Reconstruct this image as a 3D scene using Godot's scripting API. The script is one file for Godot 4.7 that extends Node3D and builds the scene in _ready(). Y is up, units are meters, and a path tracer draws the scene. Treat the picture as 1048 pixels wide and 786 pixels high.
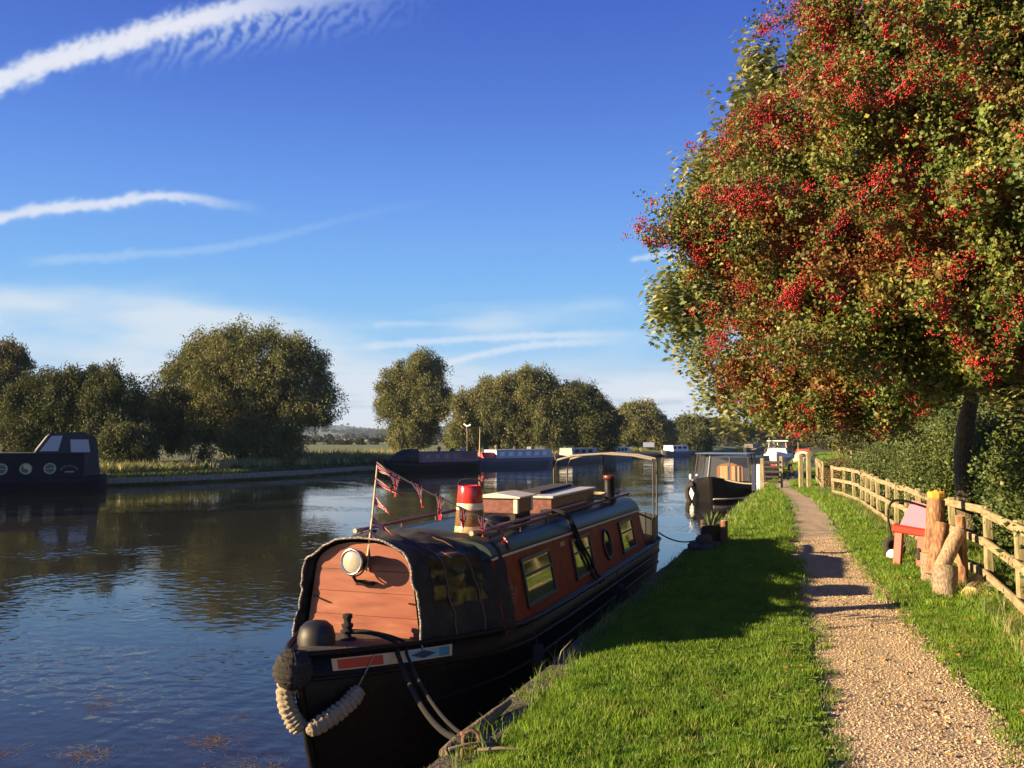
extends Node3D
# A canal towpath on a clear autumn afternoon. x: away from the water, -z: along the canal, y: up; the water lies at y = 0.

var rng := RandomNumberGenerator.new()
var M := {}
var taken := {}
const GROUND := 0.85
const EDGE := -2.2

# ---------------------------------------------------------------- small helpers
func lin(r: float, g: float, b: float, a := 1.0) -> Color:
	var c := Color(r, g, b).linear_to_srgb()
	c.a = a
	return c

func rr(a: float, b: float) -> float:
	return rng.randf_range(a, b)

func rv(s := 1.0) -> Vector3:
	return Vector3(rr(-s, s), rr(-s, s), rr(-s, s))

func noise(freq: float, octaves := 4, sd := 1, type := FastNoiseLite.TYPE_SIMPLEX_SMOOTH) -> FastNoiseLite:
	var n := FastNoiseLite.new()
	n.noise_type = type
	n.frequency = freq
	n.seed = sd
	n.fractal_octaves = octaves
	return n

# a seamless noise picture, coloured by a ramp of (offset, linear colour) pairs
func ntex(size: int, n: FastNoiseLite, ramp := [], normal := 0.0) -> NoiseTexture2D:
	var t := NoiseTexture2D.new()
	t.width = size
	t.height = size
	t.seamless = true
	t.seamless_blend_skirt = 0.15
	t.noise = n
	if normal > 0.0:
		t.as_normal_map = true
		t.bump_strength = normal
	if ramp.size():
		var g := Gradient.new()
		var offs := PackedFloat32Array()
		var cols := PackedColorArray()
		for r in ramp:
			offs.append(r[0])
			cols.append(r[1])
		g.offsets = offs
		g.colors = cols
		t.color_ramp = g
	return t

func mat(c: Color, rough := 0.8, metal := 0.0) -> StandardMaterial3D:
	var m := StandardMaterial3D.new()
	m.albedo_color = c
	m.roughness = rough
	m.metallic = metal
	return m

# a material whose colour and relief come from noise laid over the surface from three sides
func nmat(ramp: Array, freq: float, scale: float, rough := 0.8, bump := 0.0, sd := 1, octaves := 5, stretch := Vector3.ONE, world := false, type := FastNoiseLite.TYPE_SIMPLEX_SMOOTH) -> StandardMaterial3D:
	var m := mat(Color.WHITE, rough)
	m.albedo_texture = ntex(512, noise(freq, octaves, sd, type), ramp)
	m.uv1_triplanar = true
	m.uv1_world_triplanar = world
	m.uv1_scale = stretch * scale
	m.uv1_triplanar_sharpness = 4.0
	if bump > 0.0:
		m.heightmap_enabled = true
		m.heightmap_texture = ntex(512, noise(freq, octaves, sd, type))
		m.heightmap_scale = bump
	return m

func mb() -> SurfaceTool:
	var st := SurfaceTool.new()
	st.begin(Mesh.PRIMITIVE_TRIANGLES)
	st.set_smooth_group(-1)
	return st

func numbered(called: String) -> String:
	var n: int = taken.get(called, -1) + 1
	taken[called] = n
	return called if n == 0 else "%s_%03d" % [called, n]

func tag(o: Node3D, label: String, category: String, group := "") -> Node3D:
	o.set_meta("label", label)
	o.set_meta("category", category)
	if group:
		o.set_meta("group", group)
	return o

func put(mesh: Mesh, called: String, m: Material, parent: Node3D = null) -> MeshInstance3D:
	var o := MeshInstance3D.new()
	o.mesh = mesh
	o.material_override = m
	if parent == null:
		o.name = numbered(called)
		add_child(o)
	else:
		o.name = called
		parent.add_child(o, true)
	return o

func commit(st: SurfaceTool) -> ArrayMesh:
	st.generate_normals()
	return st.commit()

func build(st: SurfaceTool, called: String, m: Material, parent: Node3D = null) -> MeshInstance3D:
	return put(commit(st), called, m, parent)

func thing(called: String, label: String, category: String, at := Vector3.ZERO, turn := 0.0, group := "") -> Node3D:
	var o := Node3D.new()
	o.name = numbered(called)
	add_child(o)
	o.position = at
	o.rotation.y = turn
	tag(o, label, category, group)
	return o

func structure(o: Node3D) -> Node3D:
	o.set_meta("kind", "structure")
	return o

func stuff(o: Node3D) -> Node3D:
	o.set_meta("kind", "stuff")
	return o

# ---------------------------------------------------------------- shapes
func tri(st: SurfaceTool, a: Vector3, b: Vector3, c: Vector3) -> void:
	st.add_vertex(a)
	st.add_vertex(b)
	st.add_vertex(c)

func quad(st: SurfaceTool, a: Vector3, b: Vector3, c: Vector3, d: Vector3) -> void:
	tri(st, a, b, c)
	tri(st, a, c, d)

# a box with chamfered edges
func box(st: SurfaceTool, at: Vector3, size: Vector3, basis := Basis.IDENTITY, bevel := 0.006) -> void:
	var h := size * 0.5
	var e := minf(bevel, minf(h.x, minf(h.y, h.z)) * 0.45)
	var faces := []
	for ax in 3:
		for s in [-1.0, 1.0]:
			var u := (ax + 1) % 3
			var v := (ax + 2) % 3
			var p := []
			for k in [[-1, -1], [1, -1], [1, 1], [-1, 1]]:
				var q := Vector3.ZERO
				q[ax] = s * h[ax]
				q[u] = k[0] * (h[u] - e)
				q[v] = k[1] * (h[v] - e)
				p.append(at + basis * q)
			if s > 0:
				quad(st, p[3], p[2], p[1], p[0])
			else:
				quad(st, p[0], p[1], p[2], p[3])
	if e <= 0.0:
		return
	for ax in 3:
		var u := (ax + 1) % 3
		var v := (ax + 2) % 3
		for su in [-1.0, 1.0]:
			for sv in [-1.0, 1.0]:
				var p := []
				for k in [[-1, 0], [1, 0], [1, 1], [-1, 1]]:
					var q := Vector3.ZERO
					q[ax] = k[0] * (h[ax] - e)
					q[u] = su * (h[u] if k[1] == 0 else h[u] - e)
					q[v] = sv * (h[v] - e if k[1] == 0 else h[v])
					p.append(at + basis * q)
				if su * sv > 0:
					quad(st, p[3], p[2], p[1], p[0])
				else:
					quad(st, p[0], p[1], p[2], p[3])
	for sx in [-1.0, 1.0]:
		for sy in [-1.0, 1.0]:
			for sz in [-1.0, 1.0]:
				var a := at + basis * Vector3(sx * h.x, sy * (h.y - e), sz * (h.z - e))
				var b := at + basis * Vector3(sx * (h.x - e), sy * h.y, sz * (h.z - e))
				var c := at + basis * Vector3(sx * (h.x - e), sy * (h.y - e), sz * h.z)
				if sx * sy * sz > 0:
					tri(st, a, c, b)
				else:
					tri(st, a, b, c)

# a beam between two points, w wide and h high
func beam(st: SurfaceTool, a: Vector3, b: Vector3, w: float, h: float, up := Vector3.UP, bevel := 0.006) -> void:
	var f := (b - a).normalized()
	if absf(f.dot(up)) > 0.98:
		up = Vector3.FORWARD
	var x := up.cross(f).normalized()
	var y := f.cross(x).normalized()
	box(st, (a + b) * 0.5, Vector3(w, h, a.distance_to(b)), Basis(x, y, f), bevel)

# rings of points joined into a skin; each ring a PackedVector3Array of the same length
func loft(st: SurfaceTool, rings: Array, closed := true, caps := true, smooth := true) -> void:
	st.set_smooth_group(1 if smooth else -1)
	var n: int = rings[0].size()
	for i in rings.size() - 1:
		for k in (n if closed else n - 1):
			var k2 := (k + 1) % n
			quad(st, rings[i][k], rings[i][k2], rings[i + 1][k2], rings[i + 1][k])
	st.set_smooth_group(-1)
	if caps:
		for e in [0, rings.size() - 1]:
			var c := Vector3.ZERO
			for p in rings[e]:
				c += p
			c /= n
			for k in (n if closed else n - 1):
				if e == 0:
					tri(st, c, rings[e][(k + 1) % n], rings[e][k])
				else:
					tri(st, c, rings[e][k], rings[e][(k + 1) % n])

func ring(at: Vector3, f: Vector3, r: float, seg: int, ref := Vector3.UP) -> PackedVector3Array:
	if absf(f.dot(ref)) > 0.95:
		ref = Vector3.RIGHT
	var x := ref.cross(f).normalized()
	var y := f.cross(x).normalized()
	var out := PackedVector3Array()
	for k in seg:
		var a := -TAU * k / seg
		out.append(at + (x * cos(a) + y * sin(a)) * r)
	return out

func tube(st: SurfaceTool, pts: Array, radii, seg := 8, caps := true) -> void:
	var rings := []
	var ref := Vector3.UP
	var span: Vector3 = (pts[-1] - pts[0]).normalized()
	if absf(span.dot(ref)) > 0.8:
		ref = Vector3(0.31, 0.05, 0.95).normalized()
	for i in pts.size():
		var f: Vector3 = (pts[mini(i + 1, pts.size() - 1)] - pts[maxi(i - 1, 0)]).normalized()
		rings.append(ring(pts[i], f, radii[i] if radii is Array else radii, seg, ref))
	loft(st, rings, true, caps)

# a shape turned round the axis `up` from (radius, height) pairs
func lathe(st: SurfaceTool, profile: Array, seg := 20, at := Vector3.ZERO, basis := Basis.IDENTITY, smooth := true, caps := true) -> void:
	var rings := []
	for p in profile:
		var r := PackedVector3Array()
		for k in seg:
			var a := TAU * k / seg
			r.append(at + basis * Vector3(cos(a) * p[0], p[1], sin(a) * p[0]))
		rings.append(r)
	loft(st, rings, true, caps, smooth)

func up_to(d: Vector3) -> Basis:   # a basis whose y axis is d
	d = d.normalized()
	var x := (Vector3.FORWARD if absf(d.y) > 0.95 else Vector3.UP).cross(d).normalized()
	return Basis(x, d, x.cross(d))

func torus(st: SurfaceTool, at: Vector3, basis: Basis, r: float, thick: float, seg := 20, sides := 8) -> void:
	var rings := []
	for k in seg + 1:
		var a := TAU * k / seg
		var o := Vector3(cos(a), 0, sin(a))
		var one := PackedVector3Array()
		for j in sides:
			var b := TAU * j / sides
			one.append(at + basis * (o * (r + thick * cos(b)) + Vector3.UP * thick * sin(b)))
		rings.append(one)
	loft(st, rings, true, false)

func curve(p: Array, n: int) -> Array:   # a smooth line through points
	var out := []
	for i in p.size() - 1:
		for k in n:
			out.append(p[i].cubic_interpolate(p[i + 1], p[maxi(i - 1, 0)], p[mini(i + 2, p.size() - 1)], float(k) / n))
	out.append(p[-1])
	return out

func sagging(a: Vector3, b: Vector3, sag: float, n := 14) -> Array:
	var out := []
	for i in n + 1:
		var t := float(i) / n
		out.append(a.lerp(b, t) - Vector3.UP * sag * 4.0 * t * (1.0 - t))
	return out

func scatter(mesh: Mesh, m: Material, xs: Array, cols: PackedColorArray, called: String, parent: Node3D = null) -> MultiMeshInstance3D:
	var mm := MultiMesh.new()
	mm.transform_format = MultiMesh.TRANSFORM_3D
	mm.use_colors = true
	mm.mesh = mesh
	mm.instance_count = xs.size()
	var buf := PackedFloat32Array()
	buf.resize(xs.size() * 16)
	for i in xs.size():
		var t: Transform3D = xs[i]
		var o := i * 16
		buf[o] = t.basis.x.x
		buf[o + 1] = t.basis.y.x
		buf[o + 2] = t.basis.z.x
		buf[o + 3] = t.origin.x
		buf[o + 4] = t.basis.x.y
		buf[o + 5] = t.basis.y.y
		buf[o + 6] = t.basis.z.y
		buf[o + 7] = t.origin.y
		buf[o + 8] = t.basis.x.z
		buf[o + 9] = t.basis.y.z
		buf[o + 10] = t.basis.z.z
		buf[o + 11] = t.origin.z
		var c := cols[i]
		buf[o + 12] = c.r
		buf[o + 13] = c.g
		buf[o + 14] = c.b
		buf[o + 15] = 1.0
	mm.buffer = buf
	var o := MultiMeshInstance3D.new()
	o.multimesh = mm
	o.material_override = m
	if parent == null:
		o.name = numbered(called)
		add_child(o)
	else:
		o.name = called
		parent.add_child(o, true)
	return o

func leafy(back := 0.35, rough := 0.55) -> StandardMaterial3D:
	var m := mat(Color.WHITE, rough)
	m.vertex_color_use_as_albedo = true
	m.backlight_enabled = true
	m.backlight = lin(back, back, back * 0.5)
	return m

func vary(c: Color, v: float) -> Color:   # a linear colour, a little lighter or darker and a little redder or greener
	var k := 1.0 + rr(-v, v)
	return Color(c.r * k * (1.0 + rr(-0.12, 0.12)), c.g * k, c.b * k)

# ---------------------------------------------------------------- sky: air, cirrus, vapour trails
func streak(im: Image, p: Array, width: float, strength: float, rag: FastNoiseLite, feather := 0.0, tail := 0.3) -> void:
	# p: (azimuth, elevation) in degrees along the trail, width in degrees; feather: combed wisps hanging from its lower side
	var w := im.get_width()
	var h := im.get_height()
	var k := w / 360.0
	var lo := 1e9
	var hi := -1e9
	for q in p:
		lo = minf(lo, q.x)
		hi = maxf(hi, q.x)
	for i in range(int(floor((lo - 1.0) * k)), int(ceil((hi + 1.0) * k))):
		var az := i / k
		var j0 := 0
		while j0 < p.size() - 2 and p[j0 + 1].x < az:
			j0 += 1
		var t: float = (az - p[j0].x) / (p[j0 + 1].x - p[j0].x)
		var a: Vector2 = p[j0].cubic_interpolate(p[j0 + 1], p[maxi(j0 - 1, 0)], p[mini(j0 + 2, p.size() - 1)], clampf(t, -0.3, 1.3))
		var along := clampf((az - lo) / (hi - lo), 0.0, 1.0)
		var fade := smoothstep(-0.02, 0.06, (az - lo) / (hi - lo)) * (1.0 - smoothstep(1.0 - tail, 1.02, along))
		var reach := width * (1.0 + 3.0 * feather)
		for j in range(int((90.0 - a.y - width * 1.6) * k), int((90.0 - a.y + reach * 1.6) * k)):
			if j < 0 or j >= h / 2:
				continue
			var d := a.y - (90.0 - j / k)      # degrees below the middle line
			var n := rag.get_noise_2d(az * 40.0, d * 60.0)
			var n2 := rag.get_noise_2d(az * 9.0 + 300.0, d * 9.0)
			var wid := width * (0.75 + 0.5 * n2 + 0.2 * (1.0 - along))
			var v := 1.0 - smoothstep(0.25, 1.0, absf(d) / wid + 0.35 * n)
			if feather > 0.0 and d > 0.0:
				var comb := 0.5 + 0.5 * sin(az * 6.0 + 5.0 * d + 6.0 * n2 + 2.6 * rag.get_noise_2d(az * 3.0, 40.0) + 1.4 * n)
				v = maxf(v, feather * smoothstep(0.36, 0.6, along) * (1.0 - smoothstep(0.1, 1.0, d / (reach * 0.8))) * smoothstep(0.15, 0.95, comb + 0.35 * n))
			v *= strength * fade
			if v > 0.004:
				var x := posmod(i, w)
				var c := im.get_pixel(x, j)
				im.set_pixel(x, j, c.lerp(Color(0.93, 0.935, 0.97), clampf(v, 0.0, 1.0)))

func make_sky() -> ImageTexture:
	var w := 3072
	var h := 1536
	var im := Image.create(w, h, false, Image.FORMAT_RGB8)
	# the clear air, by height above the horizon
	var stops := [[0.0, Color(0.80, 0.87, 0.93)], [2.5, Color(0.735, 0.84, 0.94)], [6.0, Color(0.60, 0.80, 0.965)], [10.0, Color(0.495, 0.725, 0.96)], [15.0, Color(0.415, 0.62, 0.93)], [21.0, Color(0.325, 0.495, 0.85)], [27.0, Color(0.26, 0.405, 0.78)], [45.0, Color(0.185, 0.31, 0.68)], [90.0, Color(0.14, 0.25, 0.60)]]
	for j in h:
		var el := 90.0 - (j + 0.5) * 180.0 / h
		var c: Color = Color(0.36, 0.38, 0.32)
		if el >= 0.0:
			for s in stops.size() - 1:
				if el >= stops[s][0]:
					var t: float = (el - stops[s][0]) / (stops[s + 1][0] - stops[s][0])
					c = stops[s][1].lerp(stops[s + 1][1], t)
		im.fill_rect(Rect2i(0, j, w, 1), c)
	# thin high veil low in the sky all round, and a few flat grey clouds near the horizon
	var veil := noise(1.0, 5, 11)
	var flat := noise(1.0, 5, 23)
	for j in range(int(h * (90.0 - 13.0) / 180.0), h / 2):
		var el := 90.0 - (j + 0.5) * 180.0 / h
		for i in w:
			var az := i * TAU / w
			var x := cos(az)
			var z := sin(az)
			var v := veil.get_noise_3d(x * 2.1, z * 2.1, el * 0.16)
			var far := x * 0.5 - z * 0.866      # the veil is a bank of cirrus lying towards the low sun
			var a := smoothstep(-0.25, 0.5, v + (3.2 - el) * 0.10 + 0.5 * smoothstep(0.6, 1.0, far)) * 0.85 * (1.0 - smoothstep(6.5, 10.5, el - 2.0 * v))
			var c := im.get_pixel(i, j)
			c = c.lerp(Color(0.885, 0.915, 0.95), a)
			var g := flat.get_noise_3d(x * 9.0, z * 9.0, el * 1.5)
			var b := smoothstep(0.12, 0.42, g) * smoothstep(0.9, 1.9, el) * (1.0 - smoothstep(3.6, 5.2, el)) * 0.55
			c = c.lerp(Color(0.70, 0.765, 0.85), b)
			im.set_pixel(i, j, c)
	var rag := noise(0.05, 4, 5)
	streak(im, [Vector2(-58, 15.0), Vector2(-49.4, 19.4), Vector2(-44.4, 22.0), Vector2(-40.1, 23.9), Vector2(-35.5, 25.5), Vector2(-30, 26.6), Vector2(-22, 27.6)], 1.15, 0.95, rag, 0.8, 0.5)
	streak(im, [Vector2(-62, 9.0), Vector2(-49.1, 12.2), Vector2(-44.2, 13.5), Vector2(-40.2, 14.4), Vector2(-37.0, 14.2), Vector2(-34.5, 14.0)], 0.55, 0.85, rag, 0.25, 0.25)
	streak(im, [Vector2(-48.0, 9.9), Vector2(-45.5, 10.3), Vector2(-42.5, 10.8), Vector2(-36, 11.9), Vector2(-28, 14.2), Vector2(-20, 15.5)], 0.42, 0.26, rag, 0.0, 0.85)
	streak(im, [Vector2(-29, 5.8), Vector2(-22.4, 6.35), Vector2(-14.2, 6.65), Vector2(-9, 6.6)], 0.36, 0.55, rag, 0.0, 0.4)
	streak(im, [Vector2(-24.5, 4.6), Vector2(-20.5, 5.5), Vector2(-17.4, 6.0), Vector2(-11.0, 6.2)], 0.38, 0.6, rag, 0.0, 0.4)
	streak(im, [Vector2(-28, 7.2), Vector2(-26, 7.3), Vector2(-22, 7.3)], 0.25, 0.35, rag, 0.0, 0.5)
	streak(im, [Vector2(-11.5, 11.3), Vector2(-9.8, 11.55), Vector2(-6, 11.9)], 0.28, 0.6, rag, 0.0, 0.3)
	streak(im, [Vector2(-10.8, 2.45), Vector2(-9.3, 2.75), Vector2(-7.5, 2.6)], 0.5, 0.8, rag, 0.0, 0.3)
	streak(im, [Vector2(150, 20), Vector2(175, 26), Vector2(205, 28)], 0.9, 0.7, rag, 0.4, 0.4)
	streak(im, [Vector2(70, 12), Vector2(95, 15), Vector2(120, 16)], 0.6, 0.6, rag, 0.0, 0.4)
	return ImageTexture.create_from_image(im)

func set_up() -> void:
	var cam := Camera3D.new()
	cam.name = "camera"
	cam.fov = 46.5
	cam.near = 0.05
	cam.far = 6000.0
	add_child(cam)
	cam.position = Vector3(0, 2.75, 0)
	cam.rotation_degrees = Vector3(3.44, 19.0, 0)
	cam.current = true
	var exposure := 3.3
	var env := Environment.new()
	env.background_mode = Environment.BG_SKY
	var sky := Sky.new()
	var pan := PanoramaSkyMaterial.new()
	pan.panorama = make_sky()
	sky.sky_material = pan
	env.sky = sky
	env.background_energy_multiplier = 1.0 / exposure
	env.tonemap_mode = Environment.TONE_MAPPER_LINEAR
	env.tonemap_exposure = exposure
	env.fog_enabled = true
	env.fog_density = 0.00013
	env.fog_light_color = Color(0.72, 0.82, 0.95)
	env.sdfgi_enabled = true
	env.ssao_enabled = true
	env.ssil_enabled = true
	var we := WorldEnvironment.new()
	we.name = "environment"
	we.environment = env
	add_child(we)
	var sun := DirectionalLight3D.new()
	sun.name = "sun"
	sun.light_energy = 1.6
	sun.light_color = Color(1.0, 0.87, 0.68)
	sun.light_angular_distance = 0.5
	sun.shadow_enabled = true
	add_child(sun)
	var el := deg_to_rad(15.7)
	var az := deg_to_rad(34.0)
	var towards := Vector3(cos(el) * cos(az), -sin(el), -cos(el) * sin(az))
	sun.look_at_from_position(Vector3.ZERO, towards, Vector3.UP)

# ---------------------------------------------------------------- materials shared by many things
func make_materials() -> void:
	M.soil = nmat([[0.0, lin(0.022, 0.026, 0.008)], [0.45, lin(0.045, 0.055, 0.016)], [0.7, lin(0.06, 0.075, 0.02)], [1.0, lin(0.085, 0.075, 0.04)]], 0.02, 0.6, 0.95, 3.0, 3, 5, Vector3.ONE, true)
	M.far_grass = nmat([[0.0, lin(0.05, 0.07, 0.016)], [0.5, lin(0.085, 0.115, 0.025)], [1.0, lin(0.15, 0.145, 0.05)]], 0.02, 0.06, 0.95, 0.0, 4, 5, Vector3.ONE, true)
	M.path = nmat([[0.0, lin(0.20, 0.145, 0.085)], [0.4, lin(0.36, 0.275, 0.165)], [0.62, lin(0.43, 0.335, 0.21)], [1.0, lin(0.50, 0.41, 0.28)]], 0.05, 1.3, 0.95, 1.2, 5, 6, Vector3.ONE, true)
	M.stone = nmat([[0.0, lin(0.03, 0.026, 0.02)], [0.5, lin(0.085, 0.07, 0.05)], [1.0, lin(0.15, 0.13, 0.10)]], 0.03, 1.2, 0.9, 1.0, 6)
	M.bark = nmat([[0.0, lin(0.05, 0.036, 0.022)], [0.5, lin(0.13, 0.10, 0.066)], [1.0, lin(0.23, 0.19, 0.13)]], 0.03, 2.2, 0.9, 2.0, 7, 5, Vector3(1, 0.25, 1))
	M.twig = nmat([[0.0, lin(0.12, 0.09, 0.06)], [1.0, lin(0.30, 0.25, 0.18)]], 0.05, 3.0, 0.85, 0.0, 8)
	M.far_bark = mat(lin(0.05, 0.04, 0.03), 0.95)
	M.leaf = leafy(0.5)
	M.far_leaf = leafy(0.35, 0.7)
	M.grass = leafy(0.9, 0.5)
	M.black = nmat([[0.0, lin(0.004, 0.004, 0.005)], [0.6, lin(0.008, 0.0075, 0.0075)], [0.84, lin(0.014, 0.011, 0.009)], [1.0, lin(0.04, 0.024, 0.014)]], 0.02, 1.0, 0.5, 0.1, 9)
	M.black.metallic_specular = 0.3
	M.rope_black = nmat([[0.0, lin(0.005, 0.005, 0.005)], [1.0, lin(0.026, 0.024, 0.022)]], 0.12, 8.0, 0.9, 0.6, 10)
	M.rope_pale = nmat([[0.0, lin(0.13, 0.10, 0.06)], [0.5, lin(0.42, 0.35, 0.23)], [1.0, lin(0.60, 0.53, 0.38)]], 0.10, 8.0, 0.95, 0.6, 12)
	M.metal = mat(lin(0.35, 0.34, 0.33), 0.35, 0.9)
	M.rust = nmat([[0.0, lin(0.05, 0.025, 0.014)], [0.5, lin(0.16, 0.08, 0.045)], [1.0, lin(0.30, 0.20, 0.15)]], 0.06, 5.0, 0.85, 0.5, 13)
	M.red = nmat([[0.0, lin(0.16, 0.022, 0.010)], [0.5, lin(0.21, 0.034, 0.014)], [1.0, lin(0.26, 0.052, 0.022)]], 0.012, 0.7, 0.6, 0.0, 14)
	M.red.metallic_specular = 0.25
	M.green_paint = nmat([[0.0, lin(0.018, 0.032, 0.028)], [0.6, lin(0.028, 0.046, 0.04)], [1.0, lin(0.05, 0.066, 0.055)]], 0.015, 0.8, 0.4, 0.0, 15)
	M.green_paint.metallic_specular = 0.27
	M.cream = nmat([[0.0, lin(0.42, 0.37, 0.27)], [0.5, lin(0.60, 0.55, 0.43)], [1.0, lin(0.68, 0.64, 0.53)]], 0.02, 1.0, 0.55, 0.0, 16)
	M.white = mat(lin(0.72, 0.72, 0.70), 0.5)
	M.glass = mat(lin(0.02, 0.025, 0.02, 0.12), 0.04)
	M.glass.transparency = BaseMaterial3D.TRANSPARENCY_ALPHA
	M.dim = mat(lin(0.03, 0.026, 0.02), 0.9)
	M.wood = nmat([[0.0, lin(0.13, 0.10, 0.05)], [0.45, lin(0.27, 0.215, 0.115)], [1.0, lin(0.40, 0.335, 0.205)]], 0.02, 1.6, 0.85, 0.5, 17, 5, Vector3(1, 1, 0.14))
	M.post = nmat([[0.0, lin(0.12, 0.105, 0.05)], [0.45, lin(0.25, 0.215, 0.115)], [1.0, lin(0.37, 0.33, 0.19)]], 0.02, 1.6, 0.85, 0.5, 18, 5, Vector3(1, 0.14, 1))
	M.cut = nmat([[0.0, lin(0.38, 0.24, 0.09)], [0.5, lin(0.60, 0.42, 0.18)], [1.0, lin(0.70, 0.54, 0.28)]], 0.03, 3.0, 0.8, 0.3, 19)
	M.log_bark = nmat([[0.0, lin(0.13, 0.08, 0.045)], [0.45, lin(0.30, 0.21, 0.13)], [1.0, lin(0.52, 0.42, 0.29)]], 0.02, 2.4, 0.9, 0.6, 20, 5, Vector3(1, 0.4, 1))

	M.red_bark = nmat([[0.0, lin(0.09, 0.04, 0.02)], [0.5, lin(0.22, 0.115, 0.06)], [0.8, lin(0.36, 0.21, 0.11)], [1.0, lin(0.50, 0.36, 0.20)]], 0.02, 2.0, 0.9, 0.6, 25, 5, Vector3(1, 0.3, 1))
	M.grey_bark = nmat([[0.0, lin(0.08, 0.06, 0.04)], [0.5, lin(0.21, 0.165, 0.12)], [1.0, lin(0.36, 0.30, 0.22)]], 0.025, 2.4, 0.9, 0.5, 26, 5, Vector3(1, 0.5, 1))
	M.navy = mat(lin(0.03, 0.045, 0.10), 0.5)
	M.dark_wood = nmat([[0.0, lin(0.03, 0.022, 0.015)], [1.0, lin(0.10, 0.072, 0.045)]], 0.03, 2.0, 0.85, 0.4, 21, 5, Vector3(1, 0.3, 1))
	M.brown_post = nmat([[0.0, lin(0.10, 0.045, 0.02)], [1.0, lin(0.24, 0.12, 0.055)]], 0.03, 2.0, 0.85, 0.4, 22, 5, Vector3(1, 0.2, 1))
	M.orange_wood = mat(lin(0.34, 0.14, 0.045), 0.5)
	M.yellow_wood = nmat([[0.0, lin(0.45, 0.22, 0.03)], [1.0, lin(0.68, 0.42, 0.08)]], 0.05, 5.0, 0.8, 0.5, 24)
	M.spike = mat(lin(0.09, 0.14, 0.035), 0.5)

# ---------------------------------------------------------------- ground
var bumps: FastNoiseLite

func gh(x: float, z: float) -> float:
	var near := smoothstep(-80.0, -30.0, z)
	return GROUND - 0.1 * (1.0 - smoothstep(EDGE, EDGE + 0.5, x)) + near * (0.035 * bumps.get_noise_2d(x, z) + 0.012 * bumps.get_noise_2d(x * 4.0, z * 4.0)) - 0.012 * path_in(x, z, 0.15) * near + 0.12 * smoothstep(1.4, 2.6, x) * near

func path_mid(z: float) -> float:
	var p := [[8.0, 0.70], [-4.0, 0.66], [-6.0, 0.60], [-9.0, 0.42], [-12.4, 0.22], [-16.6, -0.03], [-21.0, -0.15], [-25.6, -0.35], [-29.5, -0.62], [-33.3, -1.05], [-36.0, -1.45], [-40.0, -1.5], [-60.0, -0.6], [-200.0, -0.6]]
	for i in p.size() - 1:
		if z >= p[i + 1][0]:
			var t := clampf((z - p[i][0]) / (p[i + 1][0] - p[i][0]), 0.0, 1.0)
			return lerpf(p[i][1], p[i + 1][1], smoothstep(0.0, 1.0, t) * 0.35 + t * 0.65)
	return -0.6

func path_half(z: float) -> float:
	return lerpf(0.60, 0.34, clampf((-z - 5.0) / 28.0, 0.0, 1.0))

func path_edge(x: float, z: float) -> float:   # metres inside the path's worn edge
	var w := path_half(z) + 0.10 * bumps.get_noise_2d(z * 2.0, 70.0 + signf(x - path_mid(z)) * 9.0) + 0.05 * bumps.get_noise_2d(z * 9.0, 30.0 + signf(x - path_mid(z)) * 9.0)
	return w - absf(x - path_mid(z))

func path_in(x: float, z: float, soft := 0.05) -> float:
	return smoothstep(-soft, soft, path_edge(x, z))

func sheet(xs: Array, zs: Array, height: Callable) -> ArrayMesh:
	var v := PackedVector3Array()
	var idx := PackedInt32Array()
	var n := xs.size()
	for z in zs:
		for x in xs:
			v.append(Vector3(x, height.call(x, z), z))
	for j in zs.size() - 1:
		for i in n - 1:
			var a := j * n + i
			idx.append_array([a, a + n, a + 1, a + 1, a + n, a + n + 1])
	var st := SurfaceTool.new()
	st.begin(Mesh.PRIMITIVE_TRIANGLES)
	st.set_smooth_group(0)
	for p in v:
		st.add_vertex(p)
	for k in idx:
		st.add_index(k)
	st.generate_normals()
	return st.commit()

func steps(a: float, b: float, d: float) -> Array:
	var out := []
	var n := int(round(absf(b - a) / d))
	for i in n + 1:
		out.append(lerpf(a, b, float(i) / n))
	return out

const FAR_BANK := [[60.0, -125.0], [-5.0, -82.0], [-20.0, -58.0], [-30.5, -47.2], [-39.7, -39.0], [-43.5, -37.0], [-49.0, -35.4], [-56.0, -34.6], [-63.0, -35.0], [-75.0, -31.4], [-88.0, -28.6], [-110.0, -27.6], [-141.0, -22.0], [-172.0, -18.0], [-230.0, -13.0], [-290.0, -5.0], [-310.0, 2.0]]

func far_bank_x(z: float) -> float:
	for i in FAR_BANK.size() - 1:
		if z >= FAR_BANK[i + 1][0]:
			return lerpf(FAR_BANK[i][1], FAR_BANK[i + 1][1], clampf((z - FAR_BANK[i][0]) / (FAR_BANK[i + 1][0] - FAR_BANK[i][0]), 0.0, 1.0))
	return FAR_BANK[-1][1]

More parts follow.
